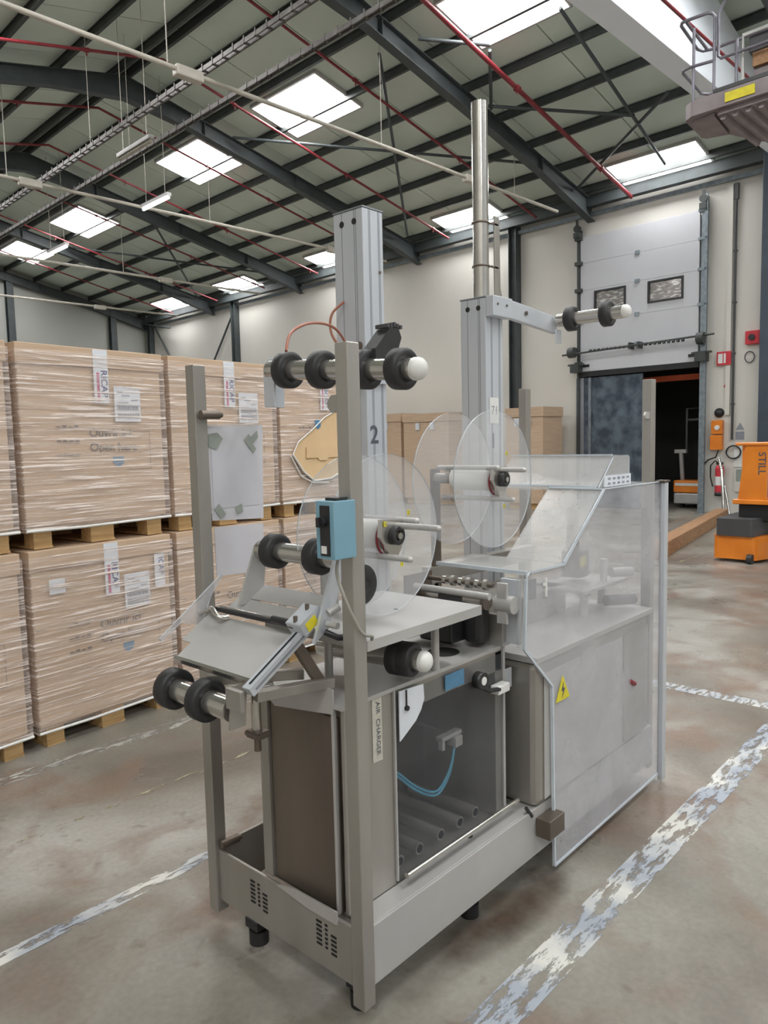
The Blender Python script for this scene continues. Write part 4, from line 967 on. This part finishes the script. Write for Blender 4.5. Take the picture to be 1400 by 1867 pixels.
# latches on the posts
for x, y, z in ((1.375, 1.99, 1.70), (1.375, 1.985, .30)):
    Pm('hinge_pin', MB().cyl((x - .02, y, z), (x + .045, y - .005, z), .014, 14).cyl((x + .045, y - .005, z), (x + .055, y - .005, z), .009, 12), 'steel_dark')
Pm('hinge_tab', MB().prism([(1.375, 1.68), (1.40, 1.68), (1.415, 1.695), (1.415, 1.71), (1.40, 1.725), (1.375, 1.725)], 'x', X0 + .005, X0 + .012), 'steel')
Pm('hinge_tab', MB().prism([(3.29, 1.68), (3.25, 1.68), (3.235, 1.695), (3.25, 1.71), (3.29, 1.71)], 'y', 1.37, 1.378), 'steel_pale')
# columns ----------------------------------------------------------
def lift_column(x0, x1, y0, y1, z1, num, zt):
    c = Pm('lift_column', MB().box(x0, x1, y0, y1, .278, z1), 'alu', bevel=.004)
    w_ = x1 - x0
    for a in (.28, .34, .74, .80): part('column_groove', MB().box(x0 + w_ * a, x0 + w_ * a + .003, y0 - .0008, y0 - .0002, .3, z1 - .002), 'alu_dark', c)
    h_ = y1 - y0
    for a in (.22, .28, .70): part('column_groove', MB().box(x0 - .0008, x0 - .0002, y0 + h_ * a, y0 + h_ * a + .003, .3, z1 - .002), 'alu_dark', c)
    part('end_plate', MB().box(x0 - .002, x1 + .002, y0 - .002, y1 + .002, z1 + .0005, z1 + .006), 'alu_dark', c)
    for a in (.28, .70):
        part('slot_hole', MB().cyl((x0 - .0025, y0 + h_ * a, z1 - .045), (x0 - .001, y0 + h_ * a, z1 - .045), .012, 12), 'black', c)
    part('lettering', text_mb(num, .098, ((x0 + x1) / 2 - .02, y0 - .0015, zt - .035), (1, 0, 0), (0, 0, 1), .018, 'CENTER'), 'ink', c)
    return c
c2 = lift_column(2.12, 2.234, 2.0, 2.157, 2.49, '2', 1.635)
for y in (2.03, 2.11):
    part('clamp_screw', MB().cyl((2.116, y, 1.975), (2.119, y, 1.975), .016, 14).box(2.116, 2.119, y - .004, y + .004, 1.89, 1.965), 'steel_dark', c2)
part('carriage_plate', MB().box(2.125, 2.25, 1.985, 1.9985, 1.83, 1.87), 'alu', c2)
part('bolt', MB().cyl((2.21, 1.995, 2.26), (2.21, 1.9995, 2.26), .006, 8), 'steel_dark', c2)
c1 = lift_column(2.933, 3.075, 2.0, 2.144, 2.258, '1', 1.60)
part('paper_label', MB().box(2.955, 3.03, 1.997, 1.9985, 1.68, 1.80), 'white', c1)
part('lettering', text_mb('71', .06, (2.965, 1.9965, 1.72), (1, 0, 0), (0, 0, 1), 0), 'greyink', c1)
Pm('lift_tube', MB().cyl((3.03, 2.09, 2.266), (3.03, 2.09, 3.17), .038, 24), 'chrome')
for z in (2.42, 2.62): Pm('tube_clip', MB().ring((3.03, 2.09, z), (3.03, 2.09, z + .008), .043, .0385, 24).box(3.06, 3.12, 2.05, 2.058, z, z + .008), 'steel_dark')
Pm('tube_backplate', MB().prism([(3.085, 2.266), (3.16, 2.266), (3.135, 2.33), (3.13, 2.66), (3.085, 2.66)], 'y', 2.05, 2.055), 'steel', bevel=.001)
Pm('arm_block', MB().box(2.93, 3.09, 1.955, 1.9975, 2.17, 2.262), 'alu', bevel=.003)
ar = Pm('swing_arm', MB().beam((3.092, 1.975, 2.215), (3.54, 1.985, 2.185), .03, .085), 'alu', bevel=.003)
part('bolt', MB().cyl((3.22, 1.955, 2.21), (3.22, 1.96, 2.21), .011, 10), 'steel_dark', ar)
for x in (2.965, 3.04): part('bolt', MB().cyl((x, 1.951, 2.225), (x, 1.9545, 2.225), .006, 8), 'steel_dark', ar)
Pm('arm_tab', MB().box(3.50, 3.55, 1.95, 1.96, 2.09, 2.16), 'alu', bevel=.002)
roller((3.52, 1.60, 2.205), (3.52, 1.955, 2.205), (.24, .78), 'p', .032, .062)
# reels ------------------------------------------------------------
def reel(cx, cz, yf, yb, r, rods, tag_n):
    rt = Pm('film_reel', MB().cyl((cx, yf + .006, cz), (cx, yb - .002, cz), .045, 24), 'white')
    part('front_flange', MB().ring((cx, yf, cz), (cx, yf + .005, cz), r, .047, 64, 0, 1), ['reel', 'edge'], rt)
    part('rear_flange', MB().ring((cx, yb, cz), (cx, yb + .005, cz), r, .047, 64, 0, 1), ['reel', 'edge'], rt)
    part('hub_plate', MB().prism([(cx - .05, cz + .05), (cx + .05, cz + .045), (cx + .045, cz - .02), (cx + .01, cz - .07), (cx - .015, cz - .07), (cx - .055, cz + .0)], 'y', yf - .03, yf - .012), 'chrome', rt)
    part('hub_ring', MB().ring((cx - .002, yf - .01, cz - .01), (cx - .002, yf - .004, cz - .01), .053, .048, 24), 'red', rt)
    part('hub_boss', MB().ring((cx, yf - .05, cz), (cx, yf - .031, cz), .028, .014, 20, chamfer=.002), 'rubber', rt)
    part('hub_bolt', MB().cyl((cx, yf - .055, cz), (cx, yf - .03, cz), .010, 10), 'chrome', rt)
    for dx, dz, y0 in rods:
        part('tension_rod', MB().cyl((cx + dx, y0, cz + dz), (cx + dx, yb + .05, cz + dz), .0095, 14).dome((cx + dx, y0, cz + dz), (0, -1, 0), .0095, 14, 3), 'steel_pale', rt)
    for i, (s_, dx, dz) in enumerate(tag_n):
        g_ = part('number_tag', MB().box(cx + dx, cx + dx + .011, yf - .036, yf - .034, cz + dz, cz + dz + .015), 'yellow', rt)
        part('digit', text_mb(s_, .014, (cx + dx + .002, yf - .0365, cz + dz + .003), (1, 0, 0), (0, 0, 1), .01), 'ink', rt)
    return rt
reel(1.635, 1.328, 1.475, 1.60, .24, ((.013, .028, 1.29), (-.033, -.06, 1.358), (.05, .04, 1.40)), (('2', .055, .055), ('5', -.05, .03), ('1', .02, -.095)))
reel(2.40, 1.452, 1.60, 1.79, .262, ((.0, .036, 1.474), (-.02, -.074, 1.51), (-.045, .045, 1.56)), (('2', .02, .09), ('1', .0, -.11)))
Pm('reel_shaft', MB().cyl((1.635, 1.61, 1.328), (1.635, 1.735, 1.328), .02, 14), 'steel')
Pm('reel_shaft', MB().cyl((2.40, 1.80, 1.452), (2.40, 1.90, 1.452), .022, 14), 'steel')
Pm('reel_upright', MB().box(1.60, 1.67, 1.722, 1.734, 1.082, 1.365), 'steel', bevel=.002)
Pm('reel_upright', MB().box(2.375, 2.425, 1.885, 1.90, RT + .027, 1.49), 'steel_dark', bevel=.002)
# red pneumatic hoses at the column
Pm('air_hose', MB().tube(smooth([(1.60, 1.86, 1.90), (1.66, 1.90, 1.97), (1.80, 1.95, 2.02), (1.95, 1.99, 2.02), (2.08, 2.04, 1.95)]), .005, 7), 'hosered')
Pm('air_hose', MB().tube(smooth([(2.11, 2.10, 2.15), (2.07, 2.13, 2.10), (2.06, 2.12, 2.02), (2.09, 2.06, 1.93)]), .005, 7), 'hosered')
# clear guard --------------------------------------------------------
GY = 1.322
Pm('guard_side', MB().prism([(2.345, .028), (2.33, .715), (2.145, .89), (2.16, 1.125), (2.19, 1.15), (2.42, 1.146), (2.733, 1.393), (3.31, 1.393), (3.31, .045)], 'y', GY, GY + .006, 0, 1), ['clear', 'edge'])
for a_, b_ in (((2.163, 1.148), (2.150, .89)), ((2.150, .888), (2.335, .715)), ((2.335, .715), (2.349, .032)), ((2.349, .030), (3.305, .045)), ((2.19, 1.150), (2.42, 1.146)), ((2.42, 1.146), (2.733, 1.393))):
    Pm('guard_edge', MB().beam((a_[0], GY - .0025, a_[1]), (b_[0], GY - .0025, b_[1]), .009, .004, (0, 1, 0)), 'edge')
Pm('guard_front_flange', MB().box(2.150, 2.164, GY + .007, GY + .03, .892, 1.146), 'clear2')
Pm('guard_lower_shelf', MB().box(2.185, 2.42, GY + .007, 1.72, 1.146, 1.152), ['clear2'])
Pm('guard_shelf_edge', MB().box(2.178, 2.1845, GY + .007, 1.72, 1.140, 1.153), 'edge')
a_ = math.atan2(.247, .313)
Pm('guard_slope', MB().prism([(2.42, 1.152), (2.425, 1.146), (2.737, 1.390), (2.733, 1.396)], 'y', GY + .007, 1.565), ['clear2'])
Pm('guard_slope_edge', MB().prism([(2.415, 1.156), (2.428, 1.150), (2.745, 1.396), (2.733, 1.402)], 'y', GY - .004, GY + .0), 'edge')
Pm('guard_top', MB().box(2.733, 3.31, GY + .007, 1.87, 1.391, 1.397), ['clear2'])
Pm('guard_top_edge', MB().box(2.728, 2.742, GY + .007, 1.56, 1.3975, 1.403), 'edge')
Pm('guard_top_edge', MB().box(2.745, 3.31, GY - .002, GY + .006, 1.3975, 1.401), 'edge')
Pm('guard_hood', MB().prism([(2.80, 1.398), (2.945, 1.524), (3.105, 1.524), (3.105, 1.398), (3.10, 1.398), (3.10, 1.519), (2.947, 1.519), (2.806, 1.398)], 'y', 1.385, 1.87), 'clear2')
Pm('hood_side', MB().prism([(2.812, 1.399), (2.945, 1.518), (3.099, 1.518), (3.099, 1.399)], 'y', 1.378, 1.383, 0, 1), ['clear2', 'edge'])
Pm('hood_edge', MB().beam((2.806, 1.385, 1.403), (2.806, 1.87, 1.403), .012, .008), 'edge')
Pm('hood_edge', MB().beam((2.943, 1.385, 1.528), (2.943, 1.87, 1.528), .012, .006), 'edge')
st = Pm('perforated_strip', MB().box(2.85, 3.099, 1.372, 1.3765, 1.399, 1.445), 'paper')
for r_ in range(2):
    for i in range(5): part('strip_hole', MB().box(2.88 + i * .044, 2.902 + i * .044, 1.3705, 1.3715, 1.408 + r_ * .02, 1.416 + r_ * .02), 'greyink', st)
Pm('guard_profile', MB().box(3.298, 3.336, GY - .022, GY - .0005, .018, 1.395), 'alu', bevel=.003)
Pm('profile_cap', MB().box(3.28, 3.345, GY - .025, GY + .02, 1.3975, 1.405), 'steel_dark')
ws = Pm('warning_sticker', MB().prism([(2.358, .645), (2.458, .645), (2.408, .735)], 'y', GY - .0035, GY - .001), 'yellow')
part('bolt_symbol', MB().prism([(2.412, .712), (2.395, .68), (2.407, .68), (2.400, .652), (2.423, .688), (2.410, .688)], 'y', GY - .0045, GY - .0037), 'ink', ws)
Pm('guard_grip', MB().box(2.283, 2.293, GY - .006, GY - .001, 1.05, 1.115).box(2.268, 2.284, GY - .006, GY - .001, 1.09, 1.10), 'white')
Pm('guard_grip', MB().box(2.225, 2.262, GY + .02, GY + .03, 1.045, 1.115), 'black')
# drive head under the guard shelf
Pm('head_plate', MB().box(2.155, 2.17, 1.345, 1.42, .90, 1.125), 'alu', bevel=.002)
Pm('head_plate', MB().box(2.10, 2.112, 1.36, 1.40, .98, 1.12), 'steel_pale', bevel=.002)
Pm('head_plate', MB().box(1.98, 2.13, 1.70, 1.712, .90, 1.13), 'steel_dark', bevel=.002)
Pm('head_bearing', MB().cyl((2.12, 1.34, 1.045), (2.12, 1.41, 1.045), .03, 20), 'steel_pale')
Pm('drive_roller', MB().cyl((2.06, 1.42, 1.06), (2.06, 1.70, 1.06), .022, 20), 'chrome')
Pm('drive_roller_cover', MB().cyl((2.06, 1.50, 1.06), (2.06, 1.60, 1.06), .0255, 20), 'darkgrey')
Pm('drive_shaft', MB().cyl((2.03, 1.38, 1.085), (2.03, 1.71, 1.085), .012, 14), 'steel_pale')
for i in range(6): Pm('shaft_collar', MB().cyl((2.11, 1.44 + i * .035, 1.105), (2.11, 1.455 + i * .035, 1.105), .019 - .003 * (i % 2), 16), 'chrome' if i % 2 else 'steel')
Pm('drive_shaft', MB().cyl((2.11, 1.42, 1.105), (2.11, 1.70, 1.105), .008, 10), 'steel_dark')
Pm('end_flange', MB().cyl((2.055, 1.405, 1.06), (2.055, 1.418, 1.06), .028, 18), 'steel_dark')
Pm('drive_motor', MB().box(2.0, 2.12, 1.52, 1.66, .905, 1.02), 'black', bevel=.008)
Pm('motor_flange', MB().box(2.06, 2.13, 1.44, 1.515, .902, 1.03), 'black', bevel=.02)
Pm('motor_bracket', MB().box(2.135, 2.152, 1.40, 1.56, .90, 1.0), 'steel', bevel=.002)
# devices behind the guard
Pm('air_cylinder', MB().cyl((3.05, 1.62, 1.10), (3.05, 1.62, 1.30), .028, 16), 'steel_dark')
Pm('valve_block', MB().box(3.0, 3.09, 1.56, 1.65, .98, 1.10), 'steel_dark', bevel=.004)
Pm('valve_label', MB().box(3.002, 3.055, 1.5575, 1.5595, 1.03, 1.075), 'yellow')
Pm('support_plate', MB().box(2.85, 3.25, 1.45, 1.70, .945, .96), 'steel_pale', bevel=.003)
Pm('support_post', MB().cyl((2.92, 1.50, RT + .026), (2.92, 1.50, .945), .02, 16), 'steel_pale')
Pm('support_post', MB().cyl((3.19, 1.55, RT + .026), (3.19, 1.55, .945), .018, 16), 'steel_pale')
Pm('post_collar', MB().cyl((2.92, 1.50, .925), (2.92, 1.50, .944), .03, 16), 'steel')
Pm('roll_holder', MB().cyl((3.12, 1.47, 1.0), (3.22, 1.42, .995), .022, 16), 'steel_pale')
Pm('roll_holder', MB().cyl((3.05, 1.46, .885), (3.20, 1.40, .875), .024, 16), 'darkgrey')
Pm('lever', MB().cyl((3.11, 1.50, .96), (3.11, 1.50, 1.06), .016, 12), 'white')
Pm('rear_box', MB().box(2.50, 2.95, 1.60, 1.90, RT + .027, .96), 'steel', bevel=.006)
Pm('rear_beam', MB().box(2.35, 3.15, 1.88, 1.93, 1.02, 1.09), 'steel', bevel=.003)
Pm('beam_post', MB().box(2.36, 2.40, 1.885, 1.925, RT + .027, 1.019), 'steel')
Pm('beam_post', MB().box(3.08, 3.12, 1.885, 1.925, RT + .027, 1.019), 'steel')
# clear sleeve with tape on the far side
sv = Pm('document_sleeve', MB().prism([(1.397, 1.665), (1.622, 1.668), (1.612, 1.352), (1.404, 1.362)], 'y', 2.022, 2.025), 'milky')
part('inner_sheet', MB().box(1.41, 1.60, 2.0205, 2.0215, 1.40, 1.59), 'milky', sv)
for pts in ([(1.40, 1.64), (1.435, 1.645), (1.455, 1.625), (1.43, 1.59), (1.40, 1.60)], [(1.54, 1.62), (1.56, 1.64), (1.57, 1.63), (1.595, 1.65), (1.60, 1.63), (1.575, 1.605), (1.59, 1.59), (1.575, 1.575)],
            [(1.41, 1.40), (1.43, 1.415), (1.455, 1.38), (1.435, 1.365)], [(1.495, 1.40), (1.52, 1.41), (1.525, 1.385), (1.50, 1.375)]):
    part('tape_piece', MB().prism(pts, 'y', 2.018, 2.0198), 'tape', sv)
Pm('document_sleeve', MB().prism([(1.41, 1.34), (1.61, 1.335), (1.608, 1.17), (1.412, 1.18)], 'y', 2.022, 2.025), 'milky')
Pm('sleeve_holder', MB().box(1.39, 1.62, 2.026, 2.034, 1.655, 1.672), 'clear2')
